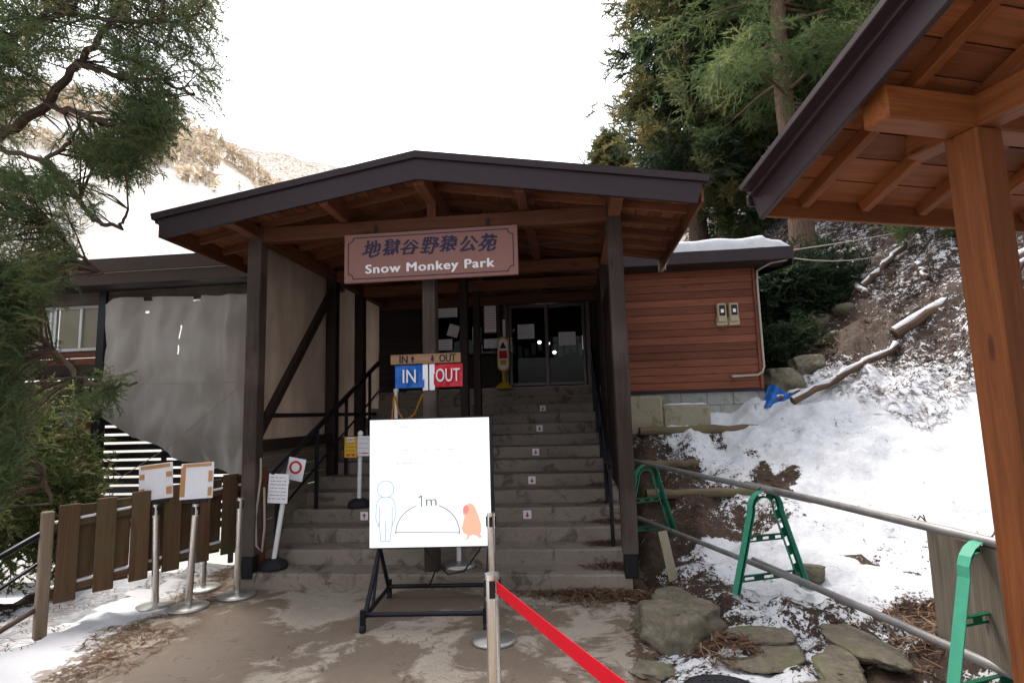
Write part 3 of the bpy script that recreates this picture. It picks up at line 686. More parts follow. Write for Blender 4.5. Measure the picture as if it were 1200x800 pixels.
def notice(name, label, cat, loc, wd, ht, mat='paper', lines=6, inkm='ink_grey', yaw=0., tilt=0., frame=None, blocks=()):
    e = empty(name, loc, ROTB + yaw, label, cat)
    b = MB(); b.box((0, 0, 0), (wd, .004, ht), Matrix.Rotation(tilt, 3, 'Y'), .001); sh = b.build('sheet', M[mat], e)
    b = MB(); FM = Matrix.Rotation(tilt, 4, 'Y') @ face_at(0, -.0025, 0)
    for i in range(lines):
        y = ht * (.36 - .72 * i / max(1, lines - 1)); x0 = -wd * .4; 
        while x0 < wd * .36:
            L = wd * (.04 + .14 * random.random()); x1 = min(x0 + L, wd * .4); b.prism([(x0, y), (x1, y), (x1, y + ht * .025), (x0, y + ht * .025)], .0007, FM); x0 = x1 + wd * (.02 + .05 * random.random())
    if lines: b.build('print', M[inkm], e)
    for (x, y, w_, h_, mm) in blocks:
        b = MB(); b.prism([(x - w_ / 2, y - h_ / 2), (x + w_ / 2, y - h_ / 2), (x + w_ / 2, y + h_ / 2), (x - w_ / 2, y + h_ / 2)], .0012, FM); b.build('printed_block', M[mm], e)
    if frame:
        b = MB(); f = .03
        for x in (-wd / 2 - f / 2, wd / 2 + f / 2): b.box((x, 0, 0), (f, .025, ht + 2 * f))
        for z in (-ht / 2 - f / 2, ht / 2 + f / 2): b.box((0, 0, z), (wd, .023, f))
        b.build('frame', M[frame], e)
    return e
notice('notice', 'large pale notice taped inside the left glass door', 'notice', F(.17, 4.44, 3.13), .30, .26, lines=5)
notice('notice', 'pale notice on the right glass door pane', 'notice', F(.90, 4.50, 2.98), .30, .24, lines=5)
notice('framed_poster', 'framed poster with red print left of the glass doors', 'poster', F(-.46, 4.36, 3.38), .21, .50, lines=9, inkm='ink_red', frame='beam_red')
notice('notice', 'narrow grey notice strip beside the framed poster', 'notice', F(-.22, 4.41, 3.2), .05, .32, lines=0)
notice('poster', 'wide poster pinned inside the upper entrance window', 'poster', F(-1.28, 4.43, 3.55), .42, .2, lines=4)
notice('photo_print', 'leaning photo print in the left window pane', 'picture', F(-1.15, 4.43, 3.2), .2, .22, lines=2, tilt=.3)
notice('photo_print', 'dark photo print low in the left window pane', 'picture', F(-1.3, 4.43, 2.95), .25, .2, lines=4, inkm='ink')
notice('photo_print', 'small print in the right window pane beside the post', 'picture', F(-.72, 4.43, 3.1), .16, .3, lines=4)
notice('photo_print', 'wide print low in the right window pane', 'picture', F(-.45, 4.36, 2.93), .26, .17, lines=3, inkm='ink')
# yellow standing caution sign at the door
e = empty('caution_sign', F(-.22, 4.2, 2.115), ROTB, 'yellow floor standing caution sign in front of the glass doors', 'sign')
b = MB(); b.lathe([(.15, 0), (.15, .03), (.06, .10), (.03, .12), (.028, .3)], (0, 0, 0), 20); b.build('base', M['yellow_plastic'], e)
b = MB(); cap = [(.105 * math.cos(a), .2 + .105 * math.sin(a)) for a in np.linspace(0, PI, 12)] + [(.105 * math.cos(a), -.2 + .105 * math.sin(a)) for a in np.linspace(PI, 2 * PI, 12)]
b.prism(cap, .03, face_at(0, .015, .60)); b.build('panel', M['yellow_plastic'], e)
b = MB(); b.prism([(x * .78, y * .9) for x, y in cap], .002, face_at(0, -.0155, .60)); b.build('face', M['paper'], e)
b = MB(); b.prism([(-.06, .10), (.06, .10), (0, .22)], .002, face_at(0, -.018, .60)); b.build('triangle', M['ink'], e)
b = MB(); b.prism([(-.07, -.08), (.07, -.08), (.07, .06), (-.07, .06)], .002, face_at(0, -.018, .60)); b.build('red_panel', M['ink_red'], e)
b = MB(); b.prism([(-.06, -.19), (.06, -.19), (.06, -.10), (-.06, -.10)], .002, face_at(0, -.018, .60)); b.build('yellow_patch', M['yellow'], e)

# ------------------------------------------------------------------ electric meters, conduit
def meter(u, label):
    e = empty('electric_meter', F(u, 3.36, 2.97), ROTB, label, 'meter', 'electric meters on the red wall')
    b = MB(); b.box((0, 0, .165), (.14, .07, .30), bev=.025); b.box((0, .015, .03), (.17, .05, .13), bev=.02); b.build('case', M['meter'], e)
    b = MB(); b.box((.005, -.036, .20), (.085, .012, .16), bev=.01); b.build('window', M['black'], e)
    b = MB(); b.box((.005, -.043, .19), (.045, .004, .055), bev=.002); b.build('dial', M['paper'], e)
    return e
meter(3.30, 'beige electric meter box on the red siding, left one of the pair'); meter(3.48, 'beige electric meter box on the red siding, right one nearer the drainpipe')
b = MB(); zc = 2.16
b.tube([(4.2, 2.99, 3.83), (4.0, 3.1, 3.82), (3.87, 3.33, 3.77), (3.86, 3.34, 3.6), (3.86, 3.34, 2.5), (3.86, 3.34, 2.28), (3.83, 3.34, 2.2), (3.76, 3.34, zc), (3.44, 3.34, zc - .01)], .017, 10)
b.lathe([(.004, -.02), (.04, -.02), (.045, 0), (.04, .02), (.004, .02)], (3.41, 3.345, zc - .01), 14)
cn = b.build('conduit_pipe', M['conduit'], loc=F(0, 0, 0), rotz=ROTB); tag(cn, 'beige pipe running down the annex corner and bending along the red wall', 'pipe')
b = MB()
for (u0_, u1_, z0, z1) in ((1.62, 2.27, 1.3, 1.885), (2.272, 2.95, 1.25, 1.735)): b.box(((u0_ + u1_) / 2, 3.15, (z0 + z1) / 2), (u1_ - u0_, .34, z1 - z0), bev=.025)
sb = b.build('concrete_block_step', M['old_concrete'], loc=F(0, 0, 0), rotz=ROTB); tag(sb, 'mossy low stepped concrete kerb against the annex foundation', 'step')
b = MB(); b.grid(lambda s, t: (2.30 + .62 * s, 3.0 + .29 * t, 1.742 + .02 * min(1, 8 * s, 8 * (1 - s), 8 * t, 8 * (1 - t)) * (.6 + vnoise(s * 4, t * 3, 2, 3))), 20, 10)
tag(b.build('snow_strip', M['snow'], loc=F(0, 0, 0), rotz=ROTB), 'strip of snow lying on the stepped concrete kerb', 'snow')
# wires from the annex to the trees
pa = F(4.27, 3.0, 3.97); 
for (tx, ty, Yd, lab, c0) in ((1195, 232, 14, 'upper pale cable sagging from the annex roof to the slope', (0, 0, 0)), (1100, 262, 13.5, 'lower pale cable hanging from the annex roof over the slope', (0, 0, -.12))):
    q = Vector(at(tx, ty, Yd)); b = MB(); P0 = pa + Vector(c0)
    b.tube([P0.lerp(q, t) + Vector((0, 0, -.35 * 4 * t * (1 - t) * (.4 if c0[2] == 0 else 1))) for t in np.linspace(0, 1, 12)], .010, 6)
    tag(b.build('cable', M['conduit']), lab, 'cable')
# crumpled blue tarp at the corner
bt = F(4.02, 3.22, 1.66)
b = MB()
def bt_fn(s, t):
    return (.46 * (s - .5) * (.75 + .35 * t), .05 * math.sin(11 * s + 3 * t) - .16 * t + .05 * vnoise(s * 5, t * 5, 1., 91), .34 * (1 - t) * (.78 + .22 * math.sin(5 * s + .4)) + .01)
b.grid(bt_fn, 30, 16); tag(b.build('blue_tarp', M['blue_tarp'], loc=bt, rotz=-.5), 'crumpled blue plastic sheet at the annex corner', 'tarp')

# ------------------------------------------------------------------ left wing
wg = empty('wing_building', F(-6.5, 2.6, 0), ROTB, 'brown side wing with windows and a deep dark eave left of the porch', 'building')
def W_(u, v, z): return (u + 6.5, v - 2.6, z)
b = MB(); b.beam(W_(-6.0, 1.92, 4.12), W_(-6.0, 4.4, 4.42), 7.2, .05); b.build('roof', M['fascia'], wg)  # rear of the roof cut short so daylight reaches the blinds from behind
b = MB(); b.box(W_(-6.0, 1.93, 4.02), (7.2, .04, .17)); b.box(W_(-6.0, 1.96, 3.84), (7.2, .04, .18)); b.build('fascia', M['wing_fascia'], wg)
b = MB(); b.box(W_(-6.0, 2.2, 3.765), (7.2, .5, .02)); b.build('soffit', M['dark'], wg)
b = MB(); b.box(W_(-6.0, 2.45, 3.675), (7.2, .12, .20)); b.build('eave_beam', M['post'], wg)
b = MB(); b.box(W_(-6.28, 2.42, 1.6), (.13, .13, 4.3)); b.build('post', M['black'], wg)
wl = empty  # noqa
for (z0, z1) in ((2.63, 2.86), (.6, 2.48)):
    b = MB(); z = z0
    while z < z1 - .02: b.box(W_(-8.05, 2.62, z + .06), (3.4, .022, min(.115, z1 - z)), bev=.004); z += .12
    b.build('wall', M['siding'], wg)
b = MB(); b.box(W_(-8.05, 2.6, 2.555), (3.4, .06, .17)); b.build('sill_band', M['post'], wg)
for (ua, ub) in ((-8.3, -7.35), (-7.32, -6.36)):
    b = MB(); fwd = .05
    for u in (ua + fwd / 2, (ua + ub) / 2, ub - fwd / 2): b.box(W_(u, 2.6, 3.23), (fwd, .05, .74))
    for z in (2.885, 3.575): b.box(W_((ua + ub) / 2, 2.6, z), (ub - ua - .002, .046, .05))
    wf = b.build('window', M['frame_alu'], wg)
    b = MB(); b.box(W_((ua + ub) / 2, 2.61, 3.23), (ub - ua - .08, .006, .66), bev=.001); b.build('pane', M['glass'], wf)
    b = MB(); b.box(W_((ua + ub) / 2, 2.66, 3.23), (ub - ua - .06, .004, .72), bev=.0005); b.build('blind', M['blind'], wf)
b = MB()
for u in np.arange(-7.9, -6.3, .17): b.box(W_(u, 2.52, 2.2), (.022, .02, .62), bev=.002)
for z in (1.92, 2.2, 2.48): b.box(W_(-7.1, 2.50, z), (1.7, .016, .022), bev=.002)
b.build('window_lattice', M['black'], wg)
b = MB(); b.box(W_(-8.0, 2.2, 1.83), (3.2, .09, .13)); b.box(W_(-6.5, 2.2, 1.1), (.09, .09, 1.5)); b.build('rail', M['pipe'], wg)
# slatted screen behind the tarp
e = empty('slatted_screen', F(-4.95, 3.0, 0), ROTB, 'black horizontal slat screen seen below the grey tarp', 'screen')
for u in (-1.9, -.7, .5, 1.7):
    b = MB(); b.box((u, .05, .9), (.07, .05, 2.8)); b.build('upright', M['black'], e)
b = MB()
for z in np.arange(.1, 2.2, .135): b.box((0, 0, z), (4.3, .025, .098), bev=.004)
b.build('slats', M['black'], e)
# cloth sheets
HU = [-6.15, -5.75, -5.35, -5.1, -4.8, -4.35, -3.9, -3.2, -2.6]; HZ = [1.80, 1.48, 1.42, 1.32, 1.12, .98, .86, .80, .80]
def tarp_fn(s, t):
    u = -6.15 + 3.55 * s; zt = 3.60 + .02 * math.sin(9 * s) - (.10 * max(0, .04 - s) * 20); zb = float(np.interp(u, HU, HZ)); z = zt + (zb - zt) * t
    f = .05 * (sstep((u + 5.2) / 1.6) * .8 + .15) * math.sin(u * 15 + .5 * math.sin(z * 2.1)) + .05 * math.sin(u * 6 + 1.2 * math.sin(z * 1.4 + u)) * (.25 + .75 * t) * (.4 + vnoise(u, z, .8, 22)) + .16 * (vnoise(u + .3 * z, z, 1.3, 21) - .5) + .16 * abs(vnoise(u - z * .4, z * .6, 3, 23) - .5) - .045 * abs(math.sin(u * 5.3 + z * .9 + .6 * math.sin(z * 3))) * (.4 + t) + .03 * math.exp(-((u + 3.75) / .25) ** 2) * math.sin(u * 30)
    f -= .16 * sstep((t - .82) / .18) * (.5 + .5 * math.sin(u * 4.1 + 1.)) + .10 * max(0, 1 - abs((u + 5.0) - (1.9 - z) * .45) / .16) * sstep((t - .62) / .3)
    return (u + 6.15, -float(f), z)
def hole(s, t):
    u = -6.15 + 3.55 * s
    return (abs(u + 4.93) < .02 and (.18 < t < .26 or .30 < t < .37)) or (t < .02 and (abs(u + 4.65) < .09 or abs(u + 5.5) < .07)) or (abs(u + 5.5) < .03 and .09 < t < .11)
b = MB(); b.grid(tarp_fn, 160, 70, skip=hole); tg = b.build('tarp', M['tarp_grey'], loc=F(-6.15, 2.32, 0), rotz=ROTB)
tag(tg, 'grey tarpaulin with a crumpled lifted hem hanging under the wing eave', 'tarp')
b = MB(); b.tube([(0, -.10, 2.28), (1.7, -.13, 2.26), (3.4, -.12, 2.27)], .006, 5); b.tube([(.25, -.2, .75), (1.3, -.22, 1.35), (2.2, -.16, 2.1), (3.3, -.1, 2.95)], .006, 5)
tag(b.build('rope', M['rope'], loc=F(-6.15, 2.32, 0), rotz=ROTB), 'thin ropes tied across the grey tarpaulin', 'rope')
def canvas_fn(v0_, v1_, seed):
    def fn(s, t):
        v = v0_ + (v1_ - v0_) * s; z = 3.80 - 2.56 * t
        f = .03 * (vnoise(v, z, 1.3, seed) - .5) + .02 * (vnoise(v, z, 4, seed + 1) - .5) + .014 * math.sin(v * 7 + z * 3) * t
        return (float(f), v, z)
    return fn
b = MB(); b.grid(canvas_fn(.16, 2.12, 31), 60, 70); tag(b.build('canvas_sheet', M['tarp_tan'], loc=F(-2.50, 0, 0), rotz=ROTB), 'tan canvas sheet walling the porch behind the diagonal brace', 'canvas')
b = MB(); b.grid(canvas_fn(2.1, 4.4, 35), 60, 70); tag(b.build('canvas_sheet', M['tarp_tan'], loc=F(-2.53, 0, 0), rotz=ROTB), 'tan canvas sheet on the porch side nearest the dark doorway', 'canvas')

# ------------------------------------------------------------------ handrails
def handrail(name, label, u0_, u1_, v0_, v1_, z0, z1, posts):
    e = empty(name, F(u0_, v0_, 0), ROTB, label, 'handrail')
    def P(t, dz=0): return Vector(((u1_ - u0_) * t, (v1_ - v0_) * t, z0 + (z1 - z0) * t + dz))
    b = MB(); b.beam(P(0), P(1), .045, .06); b.build('top_rail', M['black_metal'], e)
    b = MB(); b.tube([P(0.02, -.46), P(1, -.46)], .014, 8); b.build('mid_rail', M['black_metal'], e)
    for t in posts:
        p = P(t); v = v0_ + p.y; zb = RI * (int((v - V0) / TR) + 1) if v > V0 else 0
        b = MB(); b.box((p.x, p.y, (p.z + zb) / 2 - .01), (.04, .04, p.z - zb - .03)); b.build('baluster', M['black_metal'], e)
handrail('handrail', 'black metal handrail climbing the left side of the steps', -2.18, -2.12, .15, 3.2, 1.12, 2.55, (.03, .32, .6, .88))
handrail('handrail', 'black metal handrail on the right side of the steps', 1.33, 1.30, .45, 3.9, 1.12, 2.75, (.02, .25, .5, .75, .98))

# ------------------------------------------------------------------ entrance sign
e = empty('entrance_sign', F(-.43, -.02, 3.08), ROTB, 'wide brown board hung from the porch beam reading Snow Monkey Park under brushed characters', 'sign')
SW, SH = 1.83, .52
b = MB(); b.box((0, 0, SH / 2), (SW, .035, SH), bev=.004); b.build('board', M['signboard'], e)
b = MB(); hw, hh, c_ = SW / 2 - .045, SH / 2 - .04, .055; FM = face_at(0, -.0178, SH / 2)
def arc(cx, cy, a0, a1): return [(cx + c_ * math.cos(a), cy + c_ * math.sin(a)) for a in np.linspace(a0, a1, 5)]
path = arc(hw, hh, 1.5 * PI, PI)[::-1] + arc(-hw, hh, 0, -.5 * PI)[::-1] + arc(-hw, -hh, .5 * PI, 0)[::-1] + arc(hw, -hh, PI, .5 * PI)[::-1]
path = []
for (cx, cy, a0, a1) in ((hw, hh, -.5 * PI, -PI), (-hw, hh, 0, -.5 * PI), (-hw, -hh, .5 * PI, 0), (hw, -hh, PI, .5 * PI)): path += arc(cx, cy, a0, a1)
b.line(path, .010, .002, FM, closed=True); b.build('border', M['sign_ink'], e)
chars = '地獄谷野猿公苑'
for i, ch in enumerate(chars):
    x = -.62 + i * .205 + (.01 if i % 2 else 0)
    text_obj('character', ch, .22, M['sign_ink'], e, face_at(x, -.0185, SH / 2 + .095 + .008 * math.sin(i * 2.), tilt=.04 * math.sin(i * 1.7)), .002, 0, .18, width=.205, height=.19 - .012 * (i % 3), thick=.0075, wob=.008)
text_obj('lettering', 'Snow Monkey Park', .15, M['letter'], e, face_at(-.005, -.0185, SH / 2 - .135), .002, 0, 0, 1.12, width=1.36, height=.125, thick=.005)
for x in (-.6, .6):
    b = MB(); b.box((x, .03, SH + .03), (.03, .01, .14)); b.build('bracket', M['black'], e)

# ------------------------------------------------------------------ IN / OUT plank and sheets
e = empty('direction_plank', F(-.52, .105, 2.22), ROTB, 'raw wooden plank reading IN and OUT nailed across the centre post', 'sign')
b = MB(); b.box((0, 0, .055), (.74, .022, .10), bev=.003); b.build('plank', M['plank'], e)
FM = face_at(0, -.0115, .055)
text_obj('lettering', 'IN', .1, M['ink'], e, face_at(-.23, -.0125, .055), .002, 0, width=.09, height=.08, thick=.003)
text_obj('lettering', 'OUT', .1, M['ink'], e, face_at(.235, -.0125, .055), .002, 0, width=.175, height=.08, thick=.003)
b = MB()
for x, s in ((-.135, 1), (.075, -1)): b.prism([(x - .009, -.034 * s), (x + .009, -.034 * s), (x + .009, 0), (x + .024, 0), (x, .036 * s), (x - .024, 0), (x - .009, 0)], .002, FM)
b.build('arrows', M['ink'], e)
def sheet(name, label, u, mat, txt, wd, tw):
    e = empty(name, F(u, .11, 1.98), ROTB, label, 'sign')
    b = MB(); b.grid(lambda s, t: (-wd / 2 + wd * s, -.012 * math.sin(5 * s + 3 * t) * t + .006 * vnoise(s * 6, t * 6, 1.5, 4), .235 - .235 * t), 20, 16); b.build('laminate', M[mat], e)
    text_obj('lettering', txt, .2, M['letter'], e, face_at(0, -.019, .12), .003, 0, width=tw, height=.135, thick=.002)
sheet('in_sheet', 'crinkled blue laminated sheet reading IN below the plank', -.69, 'blue', 'IN', .31, .14); sheet('out_sheet', 'crinkled red laminated sheet reading OUT below the plank', -.285, 'red', 'OUT', .30, .25)
b = MB(); b.box((-.035, 0, .135), (.055, .006, .27), bev=.001); b.box((.035, 0, .135), (.055, .006, .27), bev=.001); tag(b.build('backing_strip', M['paper'], loc=F(-.49, .112, 1.95), rotz=ROTB), 'two pale card strips on the centre post between the IN and OUT sheets', 'card')
# white post with orange chain halfway up
e = empty('chain_post', F(-1.22, 1.3, RI * 4), ROTB, 'thin white post with orange chain standing on the steps left of the blue sheet', 'post')
b = MB(); b.tube([(0, 0, 0), (0, 0, 1.38)], .022, 10); b.lathe([(.004, -.03), (.03, -.02), (.034, 0), (.03, .02), (.004, .03)], (0, 0, 1.40), 14); b.build('pole', M['white'], e)
b = MB(); b.tube([(0, -.03, 1.33), (.1, -.2, 1.12), (.25, -.45, 1.02), (.45, -.75, 1.10), (.63, -1.0, 1.34)], .011, 6); b.tube([(-.02, -.025, 1.33), (-.05, -.02, 1.), (-.07, -.01, .6)], .010, 6); b.build('chain', M['chain'], e)

# ------------------------------------------------------------------ bright screen on its trolley
SCY = R(2.0)
e = empty('display_stand', (-.745, 5.12, 0), -SCY, 'lit white display board showing 1m distance drawing on black tube trolley', 'display')
b = MB(); b.box((0, .03, 1.115), (1.10, .06, 1.12), bev=.006); b.build('casing', M['black'], e)
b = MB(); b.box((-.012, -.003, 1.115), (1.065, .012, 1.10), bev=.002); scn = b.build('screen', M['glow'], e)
FM = face_at(-.012, -.0092, 1.115)
k_ = 1.06 / 700.
def SP(x, y): return ((x - 370) * k_, (405 - y) * k_)   # drawing units on the face
b = MB(); W1 = .0085
b.line([SP(112 + 48 * math.cos(a), 440 + 48 * math.sin(a)) for a in np.linspace(0, 2 * PI, 28)[:-1]], W1, .002, FM, closed=True)
b.line([SP(*p) for p in [(85, 486), (68, 500), (58, 530), (55, 600), (60, 628)]], W1, .002, FM); b.line([SP(*p) for p in [(140, 486), (158, 500), (167, 530), (168, 600), (160, 628)]], W1, .002, FM)
b.line([SP(*p) for p in [(76, 540), (76, 640), (84, 730)]], W1, .002, FM); b.line([SP(*p) for p in [(150, 540), (150, 640), (136, 730)]], W1, .002, FM); b.line([SP(*p) for p in [(112, 620), (111, 730)]], W1, .002, FM)
b.line([SP(84, 733), SP(108, 733)], W1, .002, FM); b.line([SP(114, 733), SP(138, 733)], W1, .002, FM); b.line([SP(85, 487), SP(140, 487)], W1, .002, FM)
for x in (70, 152): b.line([SP(x, 628), SP(x - 2, 648)], W1 * 1.6, .002, FM)
b.build('person_outline', M['glow_blue'], scn)
b = MB(); A_ = [(355 - 184 * math.cos(a), 690 - 162 * math.sin(a)) for a in np.linspace(0, 1.19, 14)]; b.line([SP(*p) for p in A_], W1 * .8, .002, FM)
A_ = [(355 + 184 * math.cos(a), 690 - 162 * math.sin(a)) for a in np.linspace(0, 1.19, 14)]; b.line([SP(*p) for p in A_], W1 * .9, .002, FM); b.line([SP(171, 684), SP(538, 692)], W1 * .7, .002, FM)
for x, y in ((171, 684), (538, 692)): b.line([SP(x, y - 7), SP(x, y + 7)], W1, .002, FM)
b.build('distance_arc', M['glow_grey'], scn)
x, y = SP(378, 520); text_obj('lettering', 'm', .15, M['glow_grey'], scn, FM @ Matrix.Translation((x, y, .001)), .002, 0, width=.095, height=.055)
b = MB(); b.line([SP(306, 490), SP(321, 483), SP(321, 541)], .011, .002, FM); b.build('numeral', M['glow_grey'], scn)
b = MB(); mk = [(598, 530), (575, 540), (562, 560), (560, 590), (570, 600), (560, 640), (552, 670), (562, 695), (585, 705), (580, 722), (570, 732), (588, 730), (596, 712), (615, 706), (640, 712), (645, 722), (660, 724), (668, 714), (655, 704), (664, 690), (664, 650), (650, 600), (632, 555), (618, 535)]
b.prism([SP(*p) for p in mk], .001, FM); b.build('monkey_shape', M['glow_orange'], scn)
b = MB(); b.prism([SP(578 + 17 * math.cos(a), 565 + 24 * math.sin(a)) for a in np.linspace(0, 2 * PI, 16)[:-1]], .0018, FM); b.build('monkey_face', M['glow_rose'], scn)
b = MB()
for yy, (xa, xb), dens in ((92, (170, 500), .35), (225, (185, 530), .4), (300, (175, 560), .4)):
    xx = xa
    while xx < xb:
        L = 6 + 12 * random.random()
        if random.random() < dens: b.prism([SP(xx, yy), SP(xx + L, yy), SP(xx + L, yy - 9), SP(xx, yy - 9)], .001, FM)
        xx += L + 5
b.build('faint_print', M['glow_pink'], scn)
def bar(b, *pts, r=.019): b.tube(pts, r, 10)
for s in (-1, 1):
    b = MB(); x = .49 * s
    bar(b, (x, .09, 1.55), (x, .10, .52), (x - .03 * s * 0, -.33, .10)); bar(b, (x, .06, .62), (x, .44, .10)); bar(b, (x, -.38, .105), (x, .46, .105)); b.tube([(x, -.10, .105), (x, .09, .5)], .014, 8)
    b.build('side_frame', M['black_metal'], e)
    for y in (-.38, .46):
        b = MB(); b.tube([(x, y, .17), (x, y, .06)], .024, 10); b.build('caster_stem', M['black_metal'], e)
        b = MB(); b.tube([(x - .018, y, .034), (x + .018, y, .034)], .034, 16); b.build('caster', M['rubber'], e)
b = MB(); bar(b, (-.49, -.33, .12), (.49, -.33, .12)); b.build('front_bar', M['black_metal'], e)
b = MB(); bar(b, (-.49, .42, .12), (.49, .42, .12)); b.build('rear_bar', M['black_metal'], e)
b = MB(); b.tube([(-.12, .08, .62), (-.02, .1, .44), (.12, .12, .30), (.26, .14, .32), (.40, .12, .50), (.44, .1, .6)], .008, 6); b.tube([(.02, .1, .36), (-.08, .3, .16), (-.28, .38, .13)], .008, 6); b.build('cable', M['cable'], e)
# pole with round base right behind the screen
e = empty('sign_pole', F(-.25, .33, RI), ROTB, 'white pole on round grey base behind the bright screen on the lowest step', 'pole')
b = MB(); b.lathe([(.17, 0), (.175, .02), (.15, .045), (.03, .06)]); b.build('base', M['steel_base'], e); b = MB(); b.tube([(0, 0, .05), (0, 0, 1.1)], .025, 12); b.build('pole', M['white'], e)

# ------------------------------------------------------------------ stanchions
def stanchion(loc, label, hgt=.93, head=True, belt_head=True, lean=(0, 0), group='steel queue posts at the foot of the steps'):
    e = empty('queue_post', loc, 0, label, 'queue post', group); lx, ly = lean
    b = MB(); b.lathe([(.165, 0), (.172, .008), (.172, .022), (.155, .034), (.06, .042), (.034, .05)], n=40); b.build('base', M['steel_base'], e)
    b = MB(); b.tube([(0, 0, .04), (lx * .5, ly * .5, hgt * .5), (lx, ly, hgt - .05)], .0305, 20); b.build('pole', M['steel'], e)
    b = MB(); b.tube([(lx, ly, hgt - .11), (lx, ly, hgt)], .033, 20, mi=0); b.tube([(lx, ly, hgt - .004), (lx, ly, hgt + .006)], .034, 20, mi=0)
    for a in (0, PI / 2, PI, 1.5 * PI): b.box((lx + .033 * math.cos(a), ly + .033 * math.sin(a), hgt - .055), (.012, .026, .075), Matrix.Rotation(a, 3, 'Z'), .003, mi=1)
    b.build('head', [M['steel'], M['black']], e)
    return e
stanchion((-.20, 4.52, 0), 'steel queue post with round base directly right of the bright screen'); 
sF = stanchion((-.12, 2.70, 0), 'nearest steel queue post holding the red belt', .97)
stanchion((.70, .65, 0), 'steel queue post at the far end of the red belt', .97)
stanchion((-2.74, 5.78, 0), 'bare steel queue post nearest the steps, right of the two paper signs')
stanchion((-3.22, 6.05, .0), 'steel queue post partly hidden behind the right hand paper sign post')
b = MB(); p0 = Vector((-.10, 2.665, .925)); p1 = Vector((.70, .69, .945)); 
def beltf(s, t):
    p = p0.lerp(p1, s); tw = .18 * math.sin(s * PI); return (p.x + .02 * (t - .5) * tw, p.y, p.z + .052 * (t - .5) - .02 * math.sin(PI * s))
b.grid(beltf, 30, 2, smooth=False); bo = b.build('red_belt', M['belt']); sm = bo.modifiers.new('thick', 'SOLIDIFY'); sm.thickness = .003
tag(bo, 'red belt stretched from the nearest queue post towards the right', 'belt')
def holder(loc, label, yaw, ph, lean, tapes):
    e = stanchion(loc, label, .93, lean=lean)
    x, y = lean; M0 = Matrix.Translation((x, y, .98)) @ Matrix.Rotation(yaw, 4, 'Z') @ Matrix.Rotation(-.12, 4, 'X') @ Matrix.Rotation(ph, 4, 'Y')
    h = bpy.data.objects.new('sign_holder', None); 
    b = MB(); b.box((0, .004, -.02), (.22, .02, .035)); b.box((0, .01, -.06), (.05, .05, .08)); hd = b.build('clamp', M['black'], e); hd.matrix_local = M0
    b = MB(); b.box((0, 0, .165), (.30, .008, .33), bev=.002); bd = b.build('backboard', M['paper'], e); bd.matrix_local = M0
    b = MB(); b.box((.0, -.006, .155), (.21, .003, .255), bev=.001); pp = b.build('paper', M['paper'], e); pp.matrix_local = M0
    for q, (tx, tz, tw, th_) in enumerate(tapes):
        b = MB(); b.box((tx, -.009 - .0006 * q, tz), (tw, .002, th_), bev=.0005); tp = b.build('brown_tape', M['tape'], e); tp.matrix_local = M0
    bpy.data.objects.remove(h)
holder((-3.36, 5.50, 0), 'steel queue post with paper sign taped at its four corners, left one of the two', .12, -.10, (-.04, 0), [(0, .305, .26, .035), (-.12, .22, .045, .05), (-.12, .08, .045, .06), (.12, .22, .05, .05), (.12, .07, .05, .07)])
holder((-3.03, 5.46, 0), 'steel queue post with paper sign framed by brown tape, right one of the two', .06, -.04, (.03, 0), [(0, .31, .26, .03), (-.125, .16, .045, .27), (.125, .2, .035, .1), (.125, .06, .035, .08)])

# ------------------------------------------------------------------ white sign poles with rubber feet
def sign_pole(loc, label, lean, hgt):
    e = empty('notice_stand', loc, ROTB, label, 'notice stand')
    b = MB(); b.lathe([(.135, 0), (.145, .03), (.13, .07), (.08, .10), (.045, .11)], n=10, smooth=False); b.build('rubber_foot', M['rubber'], e)
    b = MB(); b.tube([(0, 0, .08), (lean, 0, hgt)], .026, 14); b.lathe([(.034, 0), (.034, .03), (.01, .05)], (lean, 0, hgt - .01), 14); b.build('pole', M['white'], e)
    return e
sign_pole(F(-2.19, .22, RI), 'leaning white pole on black rubber foot by the left porch post', .12, .88)
notice('notice', 'white written notice hanging on the leaning white pole', 'notice', F(-2.12, .15, .98), .22, .30, lines=7, inkm='ink_grey', tilt=.05)
e = notice('notice', 'tilted white notice with red prohibition ring behind the leaning pole', 'notice', F(-2.07, .42, 1.15), .2, .24, lines=0, tilt=.2)
b = MB(); b.line([(.06 * math.cos(a), .02 + .06 * math.sin(a)) for a in np.linspace(0, 2 * PI, 20)[:-1]], .024, .002, face_at(0, -.0025, 0), closed=True); b.build('red_ring', M['ink_red'], e)
sign_pole(F(-1.66, 1.22, RI * 4), 'white pole on black rubber foot holding yellow and white notices', .015, .88)
e = notice('notice', 'yellow notice with face mask symbol left on the upper white pole', 'notice', F(-1.75, 1.17, 1.335), .155, .25, 'yellow', 5, 'ink', blocks=((0, .088, .085, .055, 'paper'), (-.03, -.098, .045, .02, 'ink_red'), (.035, -.098, .04, .02, 'ink_red')))
b = MB()
for x in (-.02, .02): b.line([(x + .016 * math.cos(a), .088 + .013 * math.sin(a)) for a in np.linspace(0, 2 * PI, 12)[:-1]], .007, .0018, face_at(0, -.004, 0), closed=True)
b.build('mask_symbol', M['ink'], e)
notice('notice', 'white notice beside the yellow one on the upper white pole', 'notice', F(-1.585, 1.165, 1.345), .155, .24, lines=4, blocks=((.02, -.085, .08, .012, 'ink_red'),))
b = MB(); b.tube([(0, 0, 1.3), (.02, -.03, 1.1), (-.03, -.02, .7), (-.01, -.03, .42), (.05, -.02, .36), (.07, -.02, .6), (.05, -.01, 1.0)], .012, 7)
tag(b.build('rope', M['rope'], loc=F(-2.29, .1, 0), rotz=ROTB), 'grey rope looped on the left porch post', 'rope')

